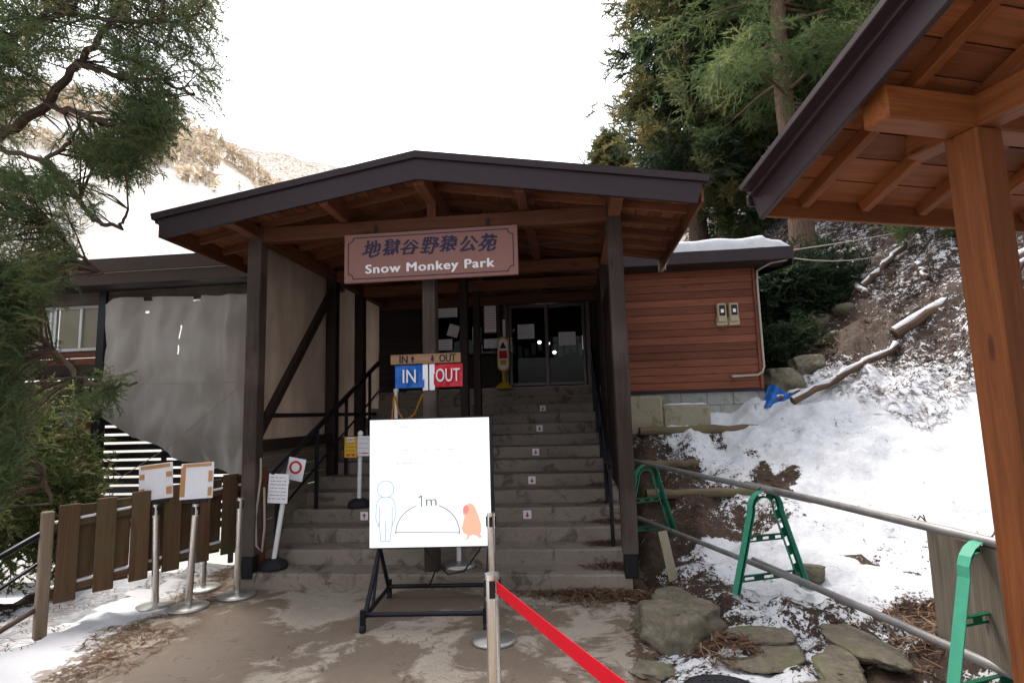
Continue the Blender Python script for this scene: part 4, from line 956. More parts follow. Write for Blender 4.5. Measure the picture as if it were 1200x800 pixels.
# ------------------------------------------------------------------ left fence and low pipes
A0 = Vector((-3.93, 4.97, 0)); A1 = Vector((-2.80, 6.30, 0)); dv_ = A1 - A0; LF = dv_.length; yawf = math.atan2(dv_.y, dv_.x)
e = empty('board_fence', A0, yawf, 'low brown fence of staggered upright boards left of the queue posts', 'fence')
def fz(x): return .22 + .16 * x / LF
x = .02; k = 0
while x < LF - .05:
    wd = .155 if k % 2 == 0 else .15; y = -.035 if k % 2 == 0 else .035
    z0 = fz(x) + (0 if k % 2 == 0 else .035); hh_ = .78 - (0 if k % 2 == 0 else .06) + .02 * random.random()
    b = MB(); b.box((x + wd / 2, y, z0 + hh_ / 2), (wd - .004, .025, hh_), Matrix.Rotation(.015 * (random.random() - .5), 3, 'Y'), .004); b.build('board', M['fence'], e)
    x += wd - .018; k += 1
for zo in (.09, .62):
    b = MB(); b.beam((0, 0, fz(0) + zo), (LF, 0, fz(LF) + zo), .045, .06); rl = b.build('rail', M['fence'], e)
    b = MB(); b.beam((0, 0, fz(0) + zo + .04), (LF, 0, fz(LF) + zo + .04), .05, .02, .008); b.build('rail_snow', M['snow'], rl)
b = MB(); b.box((-.045, 0, .47), (.085, .085, 1.02), bev=.008); b.build('post', M['fence_post'], e)
b = MB(); b.box((LF + .03, -.02, .62), (.1, .1, 1.12), bev=.008); b.build('post', M['siding'], e)
for (pa_, pb_, lab) in (((0, 652, 4.6), (46, 626, 4.95), 'black pipe rail running left from the fence post'), ((0, 690, 4.6), (44, 660, 4.95), 'thin dark lower pipe left of the fence post')):
    a_ = Vector(at(*pa_)); c_2 = Vector(at(*pb_)); d_ = (a_ - c_2); b = MB(); b.tube([c_2, a_, a_ + d_ * 4], .026 if 'black' in lab else .014, 10); tag(b.build('pipe_rail', M['black_metal']), lab, 'pipe')
b = MB(); b.tube([Vector(at(0, 770, 4.3)) - Vector((.5, 0, .1)), at(40, 715, 4.9)], .02, 6); tag(b.build('dead_branch', M['bark_dark']), 'dead stick lying under the fence end', 'branch')

# ------------------------------------------------------------------ A-frame barriers and pipes
def a_frame(loc, yaw, label):
    e = empty('barrier_stand', loc, yaw, label, 'barrier stand', 'green barrier stands carrying the pipes')
    path = [(-.33, 0), (-.125, .64)] + [(.125 * math.cos(a), .665 + .115 * math.sin(a)) for a in np.linspace(PI - .25, .25, 9)] + [(.125, .64), (.33, 0)]
    pts_ = [];                                   # resample evenly
    P_ = [Vector(p) for p in path]
    for i in range(len(P_) - 1):
        L = (P_[i + 1] - P_[i]).length; nseg = max(1, round(L / .04))
        for j in range(nseg): pts_.append(P_[i].lerp(P_[i + 1], j / nseg))
    pts_.append(P_[-1]); wd = .062
    Mx = Matrix(((1, 0, 0, 0), (0, 0, -1, 0), (0, 1, 0, 0), (0, 0, 0, 1)))
    def strip(b, P, th_=.004, slots=True, w=wd):
        nrm = []
        for i in range(len(P)):
            t = (P[min(i + 1, len(P) - 1)] - P[max(i - 1, 0)]).normalized(); nrm.append(Vector((-t.y, t.x)))
        for i in range(len(P) - 1):
            hol = slots and (i % 4 in (1, 2))
            bands = ((-.5, -.24), (.24, .5)) if hol else ((-.5, .5),)
            for a, c in bands: b.prism([tuple(P[i] + nrm[i] * w * a), tuple(P[i + 1] + nrm[i + 1] * w * a), tuple(P[i + 1] + nrm[i + 1] * w * c), tuple(P[i] + nrm[i] * w * c)], th_, Mx, rnd=.5)
        return nrm
    b = MB(); nrm = strip(b, pts_); b.build('arch', M['green'], e)
    b = MB()
    for i in range(len(pts_) - 1):
        for off, dep in ((.031, .062), (-.031, .022)):
            q = [pts_[i] + nrm[i] * off, pts_[i + 1] + nrm[i + 1] * off, pts_[i + 1] + nrm[i + 1] * (off + .0045), pts_[i] + nrm[i] * (off + .0045)]
            b.prism([tuple(v_) for v_ in q], dep, Mx @ Matrix.Translation((0, 0, -.002)), rnd=.5)
    b.build('flange', M['green_pale'], e)
    for z, hw_ in ((.42, .185), (.11, .285)):
        b = MB(); strip(b, [Vector((-hw_ + 2 * hw_ * i / 12, z)) for i in range(13)], .006, True, .05)
        b.box((0, -.012, z + .027), (2 * hw_, .028, .005), bev=.001); b.build('crossbar', M['green'], e)
    return e
F1, F2, F3 = (1.47, 6.60), (2.09, 4.97), (2.42, 3.12)
yw = math.atan2(.27, .96)
zt1, zt2, zt3 = 1.05, .965, .945
for (f_, zt, lab, yy) in ((F1, zt1, 'green A shaped barrier stand half hidden behind the right porch post', yw + .1), (F2, zt2, 'green slotted A shaped barrier stand in the middle of the pipe fence', yw), (F3, zt3, 'nearest green A shaped barrier stand beside the orange post', .30)):
    a_frame((f_[0], f_[1], zt - .79), yy, lab)
def V3(f, z): return Vector((f[0], f[1], z))
def pipe(a, c, e0, e1, r, lab, mat='pipe'):
    d_ = (c - a).normalized(); b = MB(); b.tube([a - d_ * e0, a.lerp(c, .5), c + d_ * e1], r, 14); tag(b.build('pipe_rail', M[mat]), lab, 'pipe')
pipe(V3(F1, zt1 + .03), V3(F2, zt2 + .03), .25, .5, .026, 'upper grey pipe from the porch post to the middle green stand')
pipe(V3(F2, zt2 + .035) + Vector((.035, 0, .0)), V3(F3, zt3 + .03), .3, .5, .026, 'upper grey pipe from the middle green stand to the nearest stand')
pipe(V3(F1, .42) + Vector((.05, 0, 0)), V3(F2, zt2 - .79 + .165), .3, .45, .024, 'lower rusty grey pipe from the porch post to the middle green stand')
pipe(V3(F2, zt2 - .79 + .165) + Vector((.05, 0, .0)), V3(F3, .33) + Vector((.03, 0, 0)), .3, .6, .026, 'lower grey pipe crossing in front of the snow bank')
for f_, z_ in ((F2, zt2 + .02), (Vector((2.4, 3.5)), .99), (Vector((2.49, 3.08)), .98)):
    b = MB(); pts_ = [(.031 * math.cos(a), .02 * math.sin(2 * a), .031 * math.sin(a)) for a in np.linspace(0, 2 * PI * 2, 30)] + [(.035, .02, .035)]
    b.tube(pts_, .004, 6); o = b.build('wire_tie', M['bark_dark'], loc=(f_[0], f_[1], z_)); tag(o, {0: 'twisted wire tie on top of the middle green stand', 1: 'wire tie at the left corner of the hanging board', 2: 'wire tie at the right corner of the hanging board'}[0 if f_ is F2 else (1 if f_[1] > 3.3 else 2)], 'wire')
pA, pB = Vector(at(1086, 618, 3.52)), Vector(at(1166, 632, 3.02)); dd_ = pB - pA
b = MB(); b.box((dd_.length / 2, 0, -.31), (dd_.length, .012, .60), bev=.003); tag(b.build('hanging_board', M['board'], loc=pA - Vector((0, 0, .0)), rotz=math.atan2(dd_.y, dd_.x)), 'square weathered plywood board hanging from the upper pipe', 'board')
b = MB(); b.box((0, 0, .22), (.24, .014, .44), Matrix.Rotation(-.22, 3, 'X') @ Matrix.Rotation(.12, 3, 'Y'), .003); tag(b.build('leaning_board', M['old_concrete'], loc=(1.42, 5.6, .10), rotz=1.05), 'pale mossy board leaning beside the right porch post', 'board')

# ------------------------------------------------------------------ terraces, rocks, logs
def logstep(p0, p1, r, lab):
    b = MB(); n_ = 8; P_ = [Vector(p0).lerp(Vector(p1), i / n_) + Vector((0, .02 * math.sin(i * 2.), .012 * math.sin(i * 3.))) for i in range(n_ + 1)]
    b.tube(P_, [r * (1 + .1 * math.sin(i * 1.7)) for i in range(n_ + 1)], 12); tag(b.build('step_log', M['log']), lab, 'log', 'logs edging the earth steps')
for (xa, xb, yy, lab) in ((1.6, 3.0, 7.2, 'lowest log edging the earth steps below the annex'), (1.68, 2.45, 7.8, 'short middle log edging the earth steps'), (1.8, 3.5, 8.3, 'long upper log edging the earth steps below the concrete kerb')):
    zz = (hz(xa + .2, yy) + hz(xb, yy) * 2 + hz((xa + xb) / 2, yy)) / 4; logstep((xa, yy, zz - .035), (xb, yy - .05, zz - .035), .06, lab)
def onhill(px_, py_, lift=.1):
    for Yd in np.arange(5, 40, .05):
        p = at(px_, py_, Yd)
        if p[2] <= hz(p[0], p[1]) + lift: return p
    return at(px_, py_, 14)
def rock(loc, size, seed, label, group=None, snowy=0., flat=1., nsub=56):
    ph, th_ = np.meshgrid(np.linspace(0, 2 * PI, nsub, endpoint=False), np.linspace(0.02, PI - .02, nsub // 2)); dx, dy, dz = np.sin(th_) * np.cos(ph), np.sin(th_) * np.sin(ph), np.cos(th_)
    r = np.ones_like(dx); rg = np.random.default_rng(seed)
    for k in range(14):
        nrm = rg.normal(size=3); nrm /= np.linalg.norm(nrm); h_ = .5 + .32 * rg.random(); dt = dx * nrm[0] + dy * nrm[1] + dz * nrm[2]; r = np.where(dt > .05, np.minimum(r, h_ / np.maximum(dt, .05)), r)
    r = r * (1 + .09 * (vnoise(ph * 1.5 + seed, th_ * 2, 1.5, seed % 50) - .5) + .06 * (vnoise(dx * 3 + dz, dy * 3 + dz, 2.5, seed % 31) - .5))
    for fr, am in ((3., .10), (7., .06), (15., .03)): r = r * (1 + am * (vnoise(dx * fr + dz * 1.3 * fr + seed, dy * fr - dz * fr, 1., seed % 29) - .5) * 2)
    V = np.stack([dx * r * size[0], dy * r * size[1], np.minimum(dz * r, .55) * size[2] * flat], -1).reshape(-1, 3); a_, c2 = dx.shape
    fa = [(i * c2 + j, (i + 1) * c2 + j, (i + 1) * c2 + (j + 1) % c2, i * c2 + (j + 1) % c2) for i in range(a_ - 1) for j in range(c2)]
    o = fast('rock', V, fa, M['rock'], smooth=False, attrs={'snowy': np.full(len(V), snowy)}); o.location = loc; o.rotation_euler.z = rg.random() * 6
    tag(o, label, 'rock', group); return o
rock((1.12, 4.45, .07), (.40, .34, .34), 3, 'large pale boulder at the right edge of the forecourt')
rock((1.72, 4.2, .07), (.36, .24, .08), 5, 'broad mossy stone below the middle green stand', snowy=.2)
rock((1.55, 3.98, .06), (.36, .28, .06), 8, 'flat grey stone in the snow right of the large boulder', snowy=.25)
rock((1.95, 3.7, .1), (.3, .2, .07), 9, 'small stone in the snow below the lower pipe', snowy=.3)
rock((2.25, 3.9, .12), (.42, .26, .08), 12, 'low stone partly under brown litter beneath the lower pipe', snowy=.2)
rock((1.33, 5.05, .06), (.28, .2, .14), 14, 'flat stone by the foot of the right porch post')
rock((1.08, 5.0, .02), (.26, .18, .09), 15, 'flat paving stone set at the end of the lowest step')
rock((.84, 3.98, .0), (.22, .18, .07), 16, 'small paving stone left of the large boulder')
rock((.74, 3.62, .0), (.18, .16, .06), 18, 'small paving stone near the manhole cover')
rock((1.72, 3.4, .07), (.36, .24, .07), 21, 'flat stone right of the manhole cover', snowy=.25)
rock((2.55, 5.15, .25), (.16, .12, .12), 23, 'pale stone against the snow bank right of the middle green stand', snowy=.3)
k = 0; rg2 = np.random.default_rng(5)
while k < 46:
    x = 4.2 + rg2.random() * 9; y = 7.5 + rg2.random() * 10
    if qhill(x, y) < .5 or math.hypot(x - 4.9, y - 9.6) < .4: continue
    s = .12 + .28 * rg2.random() ** 2; rock((x, y, hz(x, y) - s * .1), (s * 1.3, s, s * .8), 100 + k, 'snow dusted stone lying among the litter on the hillside', 'stones scattered over the hillside', snowy=.55, nsub=16); k += 1
rock(tuple(onhill(915, 452, .0)), (.5, .45, .5), 61, 'dark mossy boulder in the hollow right of the annex')
rock(tuple(onhill(948, 432, .0)), (.45, .4, .4), 64, 'dark mossy boulder above the hollow right of the annex')
def fallen(pa_, pb_, r0_, r1_, lab, snow=True):
    a_, c_2 = Vector(pa_), Vector(pb_); e = empty('fallen_log', a_, 0, lab, 'log'); d_ = c_2 - a_; b = MB(); n_ = 10
    P_ = [d_ * (i / n_) + Vector((.03 * math.sin(i * 2.3), .03 * math.cos(i * 1.7), .02 * math.sin(i * 1.3))) for i in range(n_ + 1)]
    b.tube(P_, [r0_ + (r1_ - r0_) * i / n_ for i in range(n_ + 1)], 10); b.build('trunk', M['bark'], e)
    if snow:
        b = MB(); b.tube([p + Vector((0, 0, (r0_ + (r1_ - r0_) * i / n_) * .62)) for i, p in enumerate(P_)], [(r0_ + (r1_ - r0_) * i / n_) * (.72 + .2 * math.sin(i * 2.7)) for i in range(n_ + 1)], 10); b.build('snow_cover', M['snow'], e)
fallen(onhill(1050, 392, .12), onhill(1235, 276, .15), .095, .075, 'thick snow topped fallen log lying up the hillside')
fallen(onhill(930, 470, .08), onhill(1052, 405, .08), .055, .05, 'thin fallen pole continuing below the thick snowy log')
fallen(onhill(1012, 335, .08), onhill(1062, 285, .2), .06, .05, 'bent snowy branch in the middle of the hillside')
fallen(onhill(985, 315, .08), onhill(1015, 345, .08), .08, .06, 'short snow covered stump log below the cedar trunk')
fallen(onhill(905, 470, .05), onhill(950, 455, .05), .05, .04, 'short stick near the blue tarp', True)
for (a_, c_2, lab) in (((1075, 310), (1085, 325), 'small snowy stick on the hillside left of the orange post'), ((1180, 330), (1215, 290), 'snowy branch right of the orange post on the hillside')):
    fallen(onhill(*a_), onhill(*c_2), .05, .04, lab)
# manhole
e = empty('manhole_cover', (1.16, 3.5, .055), 0, 'round dark iron manhole cover at the forecourt edge', 'manhole')
b = MB(); b.lathe([(.235, 0), (.24, .012), (.215, .018)], n=40); b.build('ring', M['black'], e); b = MB(); b.lathe([(.21, 0), (.21, .016), (.2, .02)], n=40)
for i in range(-5, 6):
    for j in range(-5, 6):
        if math.hypot(i, j) < 5: b.box((i * .036, j * .036, .022), (.02, .02, .006), bev=.002)
b.build('lid', M['rubber'], e)

# ------------------------------------------------------------------ litter (stuff)
def scatter(name, label, pts_, ln, wd, mat='litter', lift=.012, tilt=.5, seed=1):
    rg = np.random.default_rng(seed); n_ = len(pts_); z = height(pts_[:, 0], pts_[:, 1]) if pts_.shape[1] == 2 else pts_[:, 2]
    a = rg.random(n_) * 2 * PI; el = (rg.random(n_) - .4) * tilt; L = ln * (.5 + rg.random(n_)); Wd = wd * (.6 + .8 * rg.random(n_))
    dx, dy, dz = np.cos(a) * np.cos(el), np.sin(a) * np.cos(el), np.sin(el); nx_, ny_ = -np.sin(a), np.cos(a)
    c = np.stack([pts_[:, 0], pts_[:, 1], z + lift + L * np.abs(dz) * .4], 1); D = np.stack([dx, dy, dz], 1) * L[:, None] / 2; N_ = np.stack([nx_, ny_, .3 * (rg.random(n_) - .5)], 1) * Wd[:, None] / 2
    mid = c + np.stack([nx_ * L * .08, ny_ * L * .08, L * .05], 1)
    V = np.stack([c - D - N_, c - D + N_, mid + N_, mid - N_, c + D + N_ * .6, c + D - N_ * .6], 1).reshape(-1, 3); k0 = np.arange(n_)[:, None] * 6
    fa = np.concatenate([k0 + np.array([[0, 3, 2, 1]]), k0 + np.array([[3, 5, 4, 2]])]); o = fast(name, V, fa, M[mat], rnd=np.repeat(rg.random(n_), 6))
    return tag(o, label, 'litter', kind='stuff')
rg = np.random.default_rng(9)
def sample(n_, x0, x1, y0, y1, dens):
    p = np.stack([x0 + (x1 - x0) * rg.random(n_), y0 + (y1 - y0) * rg.random(n_)], 1); return p[rg.random(n_) < dens(p[:, 0], p[:, 1])]
P1 = sample(30000, .8, 4.5, 2.2, 8.9, lambda x, y: np.clip(.62 - snow_mask(x, y), .03, 1) * (x > edge_x(y) + .1) * (vnoise(x, y, 2.5, 40) > .42))
scatter('leaf_litter', 'brown needles and twigs scattered over the snow beside the steps', P1, .09, .006, seed=2)
P2 = sample(80000, 3.5, 15, 7, 18, lambda x, y: (qhill(x, y) > 0) * np.clip(.25 + 1.2 * (vnoise(x, y, 1.4, 41) - .3), 0, 1))
scatter('leaf_litter', 'brown leaves and sticks covering the wooded hillside', P2, .12, .012, seed=3, lift=.02)
P5 = sample(9000, 1.2, 3.2, 2.4, 4.6, lambda x, y: (vnoise(x, y, 2.2, 46) > .52) * (vnoise(x, y, 6, 47) > .35) * .8)
scatter('leaf_litter', 'red brown cedar needle clumps lying below the lower pipe', P5, .10, .008, seed=8, lift=.02, tilt=.7)
P3 = sample(9000, -5.5, -2.7, 3.4, 6.6, lambda x, y: (vnoise(x, y, 2, 42) > .5) * np.clip(.45 + .4 * (np.abs(x + 3.25) < .35), 0, 1))
P3 = np.concatenate([P3, np.maximum(height(P3[:, 0], P3[:, 1]), .004)[:, None]], 1); scatter('leaf_litter', 'dark twigs strewn along the snowy edge left of the forecourt', P3, .10, .006, seed=4, lift=.008, tilt=.3)
# litter heaps on the right ends of the lower steps and the forecourt edge
H_ = []
for (u, v, n_, su, sv, zz) in ((1.22, -.12, 1300, .30, .12, .004), (.95, -.08, 420, .28, .06, .004), (1.32, .30, 380, .13, .06, RI), (1.3, .62, 320, .12, .06, 2 * RI), (1.32, .98, 240, .10, .06, 3 * RI), (1.28, 1.35, 140, .1, .05, 4 * RI), (1.28, 1.7, 120, .1, .05, 5 * RI), (-1.9, .25, 60, .3, .06, RI)):
    for _ in range(n_):
        a_, c_2 = rg.normal(0, su), rg.normal(0, sv)
        if zz > .01 and not (-.14 < c_2 < .15): continue
        p = F(u + min(a_, .2 if zz > .01 else .6), v + c_2, 0); H_.append((p.x, p.y, zz + .05 * math.exp(-(a_ / su) ** 2 - (c_2 / sv) ** 2) * rg.random() + (hz(p.x, p.y) if zz < .01 and p.x > edge_x(np.array(p.y)) + .15 else 0)))
scatter('leaf_litter', 'dark brown needle heaps at the right ends of the lower steps', np.array(H_), .09, .007, seed=5, lift=.008)
P4 = sample(700, -3., 1., 2.6, 5.6, lambda x, y: (vnoise(x, y, 1.2, 44) > .5) * .9); P4 = np.concatenate([P4, np.full((len(P4), 1), .005)], 1)
scatter('leaf_litter', 'loose needles and bits scattered on the concrete forecourt', P4, .05, .004, seed=6, lift=.004, tilt=.1)

# ------------------------------------------------------------------ foliage
def spray_tmpl(L, ntw, nn, nl, nw, seed, spread=.9, flat=.35):
    rg = np.random.default_rng(seed); V = []; Fa = []
    def needle(p, d_, l_, w_):
        s_ = np.cross(d_, rg.normal(size=3)); s_ /= np.linalg.norm(s_) + 1e-9; k = len(V); V.extend([p - s_ * w_ / 2, p + s_ * w_ / 2, p + d_ * l_]); Fa.append((k, k + 1, k + 2))
    def twig(p0_, d_, l_, m_):
        p = p0_.copy(); dd = d_.copy()
        for i in range(m_):
            t = i / m_; q = p + dd * l_ * t; r_ = rg.normal(size=3); r_[2] *= .6; nd = dd * .75 + r_ * .42; nd /= np.linalg.norm(nd); needle(q, nd, nl * (.7 + .6 * rg.random()), nw)
        k = len(V); s_ = np.array([0, 0, nw * .5]); V.extend([p - s_, p + s_, p + dd * l_]); Fa.append((k, k + 1, k + 2))
    ax = np.array([1., 0, 0]); twig(np.zeros(3), ax, L, nn)
    for i in range(ntw):
        t = .1 + .85 * i / ntw; sd = 1 if i % 2 else -1; d_ = np.array([.75, sd * spread * (.6 + .6 * rg.random()), flat * rg.normal() - .15]); d_ /= np.linalg.norm(d_)
        twig(np.array([L * t, 0, -.08 * L * t * t]), d_, L * (.55 - .3 * t) * (.7 + .6 * rg.random()), nn)
    return np.array(V), np.array(Fa)
def instance(tm, pos, dirs, scale, rolls, rg, tips=None):
    tv, tf = tm; n_ = len(pos); x = dirs / np.linalg.norm(dirs, axis=1, keepdims=True); up = np.tile([0, 0, 1.], (n_, 1)); y = np.cross(up, x); y /= np.linalg.norm(y, axis=1, keepdims=True) + 1e-6; z = np.cross(x, y)
    c, s_ = np.cos(rolls)[:, None], np.sin(rolls)[:, None]; y2 = y * c + z * s_; z2 = z * c - y * s_
    V = pos[:, None, :] + scale[:, None, None] * (tv[None, :, 0:1] * x[:, None] + tv[None, :, 1:2] * y2[:, None] + tv[None, :, 2:3] * z2[:, None])
    Fa = tf[None] + (np.arange(n_) * len(tv))[:, None, None]; rn = np.repeat(tips if tips is not None else rg.random(n_), len(tv))
    return V.reshape(-1, 3), Fa.reshape(-1, 3), rn
def conifer(name, base, H, r0_, z0, CR, nb, per, tm, leaf, label, seed, group=None, barkm='bark', prof_=1.0, droop=.25, sc=1., zmax=None, gap=0.):
    rg = np.random.default_rng(seed); e = empty(name, base, 0, label, 'tree', group)
    b = MB(); n_ = 9; P_ = [Vector((.12 * math.sin(seed + i), .12 * math.cos(seed * 2 + i), H * i / n_)) if i else Vector((0, 0, -.8)) for i in range(n_ + 1)]
    b.tube(P_, [max(.05, r0_ * (1 - .9 * i / n_)) * (1.25 if i == 0 else 1) for i in range(n_ + 1)], 14); b.build('trunk', M[barkm], e)
    bb = MB(); pos, dr_, scs, tips = [], [], [], []
    for i in range(nb):
        t = rg.random() ** 1.0; z = z0 + (H - z0) * t
        if zmax and z > zmax: continue
        a = rg.random() * 2 * PI
        if gap and abs(((a + PI / 2 + .5) + PI) % (2 * PI) - PI) < gap and rg.random() < .6: continue
        L = CR * ((1 - t) ** .75 * prof_ + .08) * (.65 + .5 * rg.random()); d_ = np.array([math.cos(a), math.sin(a), 0]); p0_ = np.array([0, 0, z]); lift = .15 * (rg.random() - .3)
        def bp(s): return p0_ + d_ * L * s + np.array([0, 0, L * (lift * s - droop * s * s + .10 * s ** 4)])
        bb.tube([bp(s) for s in (0, .35, .7, 1.)], [.03 * L / 2 + .01, .02 * L / 2 + .006, .012, .004], 5, cap=False)
        for j in range(per):
            s = .18 + .82 * rg.random() ** .75; off = rg.normal(size=3) * .13 * L * (.3 + .7 * s) * .6; off[2] *= .7; pos.append(bp(s) + off)
            out_ = d_ * (.8) + rg.normal(size=3) * .55 + np.array([0, 0, -.18]); dr_.append(out_); scs.append(sc * (.7 + .6 * rg.random())); tips.append(np.clip(.35 * rg.random() + .55 * s * rg.random() + .1, 0, 1))
    bb.build('branches', M[barkm], e)
    V, Fa, rn = instance(tm, np.array(pos), np.array(dr_), np.array(scs), rg.normal(size=len(pos)) * .5, rg, np.array(tips))
    fast('crown', V, Fa, M[leaf], e, rnd=rn); return e
TA = spray_tmpl(.72, 8, 14, .12, .017, 1, .8, .3); TC = spray_tmpl(.45, 8, 9, .085, .034, 2, 1.0, .5); TB = spray_tmpl(1.0, 8, 7, .26, .07, 3)
def base_at(px_, Yd): p = at(px_, 480, Yd); return (p[0], Yd, hz(p[0], Yd))
conifer('cedar_tree', base_at(960, 14.6), 19, .30, 3.6, 3.4, 105, 24, TA, 'cedar', 'green cedar whose trunk stands nearest to the annex roof on the slope', 21, zmax=15, gap=.75)
conifer('cedar_tree', base_at(1040, 15.2), 20, .34, 5.5, 3.2, 90, 20, TA, 'cedar', 'green cedar with thick trunk rising behind the shelter roof edge', 22, zmax=15, gap=.8)
conifer('cypress_tree', base_at(835, 21), 26, .35, 2.0, 3.1, 230, 26, TC, 'cypress', 'tall golden green cypress standing against the white sky behind the porch', 23, droop=.12, sc=1.25, prof_=1.15, barkm='bark_dark', zmax=19)
conifer('cypress_tree', base_at(728, 30), 9.4, .2, .5, 3.0, 170, 18, TC, 'cypress', 'shorter thin cypress top left of the tall golden cypress', 24, droop=.05, sc=1.2, barkm='bark_dark')
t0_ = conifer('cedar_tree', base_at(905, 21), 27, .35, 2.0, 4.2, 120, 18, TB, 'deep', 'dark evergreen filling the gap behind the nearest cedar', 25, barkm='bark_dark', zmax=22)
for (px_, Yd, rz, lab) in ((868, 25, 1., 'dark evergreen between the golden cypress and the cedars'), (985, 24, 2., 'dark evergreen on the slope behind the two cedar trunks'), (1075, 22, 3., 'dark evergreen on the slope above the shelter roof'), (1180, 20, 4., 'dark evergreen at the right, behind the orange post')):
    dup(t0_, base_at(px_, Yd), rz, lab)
def bush(name, loc, rad, n_, tm, leaf, label, seed, sc=1., stems=5):
    rg = np.random.default_rng(seed); e = empty(name, loc, 0, label, 'shrub'); b = MB(); pos, dr_, scs, tp = [], [], [], []
    for k in range(stems):
        a = rg.random() * 2 * PI; q = np.array([math.cos(a) * rad[0] * .5, math.sin(a) * rad[1] * .5, rad[2] * 1.2]); b.tube([(0, 0, -.2), tuple(q * .5 + np.array([0, 0, .1])), tuple(q)], [.04, .025, .008], 6, cap=False)
    b.build('stems', M['bark_dark'], e)
    for _ in range(n_):
        d_ = rg.normal(size=3); d_ /= np.linalg.norm(d_); r_ = rg.random() ** .4; lump = .75 + .5 * vnoise(d_[0] * 2 + seed, d_[1] * 2 + d_[2], 1.5, seed % 40)
        p = d_ * r_ * lump * np.array(rad) + np.array([0, 0, rad[2] * .9])
        pos.append(p); dr_.append(d_ + rg.normal(size=3) * .5 + np.array([0, 0, -.1])); scs.append(sc * (.6 + .7 * rg.random())); tp.append(rg.random() * .6 + .4 * r_ * rg.random())
    V, Fa, rn = instance(tm, np.array(pos), np.array(dr_), np.array(scs), rg.normal(size=n_) * .8, rg, np.array(tp)); fast('leaves', V, Fa, M[leaf], e, rnd=rn); return e
p = onhill(945, 372, .1); bush('evergreen_shrub', (p[0], p[1] + .2, p[2] - .1), (1.25, .9, .75), 900, TC, 'deep', 'dark evergreen shrub overhanging the hollow right of the annex roof', 31, .8)
p = onhill(925, 418, .1); bush('evergreen_shrub', (p[0], p[1], p[2] - .25), (.75, .5, .38), 260, TC, 'deep', 'low dark evergreen growth added to darken the hollow above the mossy boulders', 36, .7)  # extra growth added so that the hollow reads dark
p = onhill(1130, 262, .1); bush('evergreen_shrub', (p[0], p[1], p[2] - .1), (1.2, .8, .4), 260, TC, 'cedar', 'low green undergrowth high on the hillside', 32, .7)
p = onhill(905, 268, .1); bush('evergreen_shrub', (p[0] - .5, p[1] + 1., p[2]), (1.6, 1., 1.1), 500, TC, 'cedar', 'green shrub at the foot of the nearest cedar', 33, .9)

# near cedar on the left: limbs drawn where they grow, foliage hung around them
TN = spray_tmpl(.36, 9, 13, .045, .0065, 7, .85, .3)
e = empty('cedar_tree', (-6.9, 5.6, hz(-6.9, 5.6)), 0, 'near cedar with feathery drooping branches at the left edge of the photo', 'tree'); O_ = Vector(e.location)
def AT(x, y, Y): return Vector(at(x, y, Y)) - O_
b = MB(); b.tube([(0, 0, -.5), (.05, 0, 2), (.0, .1, 5), (-.1, .2, 9), (0, .2, 14)], [.32, .27, .22, .15, .05], 16); b.build('trunk', M['bark_dark'], e)
limbs = [[(-90, 190, 5.7), (0, 160, 5.7), (55, 122, 5.6), (90, 75, 5.4), (118, 42, 5.3), (150, -10, 5.2), (185, -60, 5.1)],
         [(-90, 150, 5.8), (0, 60, 5.6), (60, 12, 5.2), (105, 22, 5.0), (170, 26, 4.9), (215, 28, 4.8), (240, 5, 4.8)],
         [(-90, 200, 5.7), (0, 175, 5.6), (50, 187, 5.4), (78, 172, 5.3), (92, 150, 5.2)], [(50, 187, 5.4), (80, 215, 5.2), (110, 258, 5.1), (140, 268, 5.0), (150, 245, 4.95)],
         [(-80, 240, 5.5), (0, 225, 5.3), (40, 245, 5.1), (80, 290, 4.9), (120, 320, 4.8)], [(-80, 330, 5.0), (-10, 340, 4.8), (50, 395, 4.6), (90, 440, 4.5), (125, 455, 4.45), (160, 448, 4.4)],
         [(-60, 20, 5.9), (20, -40, 5.7), (120, -90, 5.5), (220, -60, 5.3)], [(-60, 430, 4.9), (0, 470, 4.8), (40, 530, 4.7), (60, 590, 4.7)], [(90, 75, 5.4), (140, 90, 5.3), (190, 95, 5.2), (228, 110, 5.1)], [(55, 122, 5.6), (110, 140, 5.4), (160, 150, 5.2), (190, 165, 5.2)]]
b = MB(); LP = []
for li, l in enumerate(limbs):
    P_ = [AT(*q) for q in l]; rr = .055 if li in (0,) else .03
    Q = []
    for i in range(len(P_) - 1):
        for j in range(6):
            t = j / 6; Q.append(P_[i].lerp(P_[i + 1], t) + Vector(rng.normal(size=3) * .012))
    Q.append(P_[-1]); b.tube(Q, [rr * (1 - .85 * i / len(Q)) + .004 for i in range(len(Q))], 8, cap=False); LP += Q
LPa = np.array([tuple(q) for q in LP])
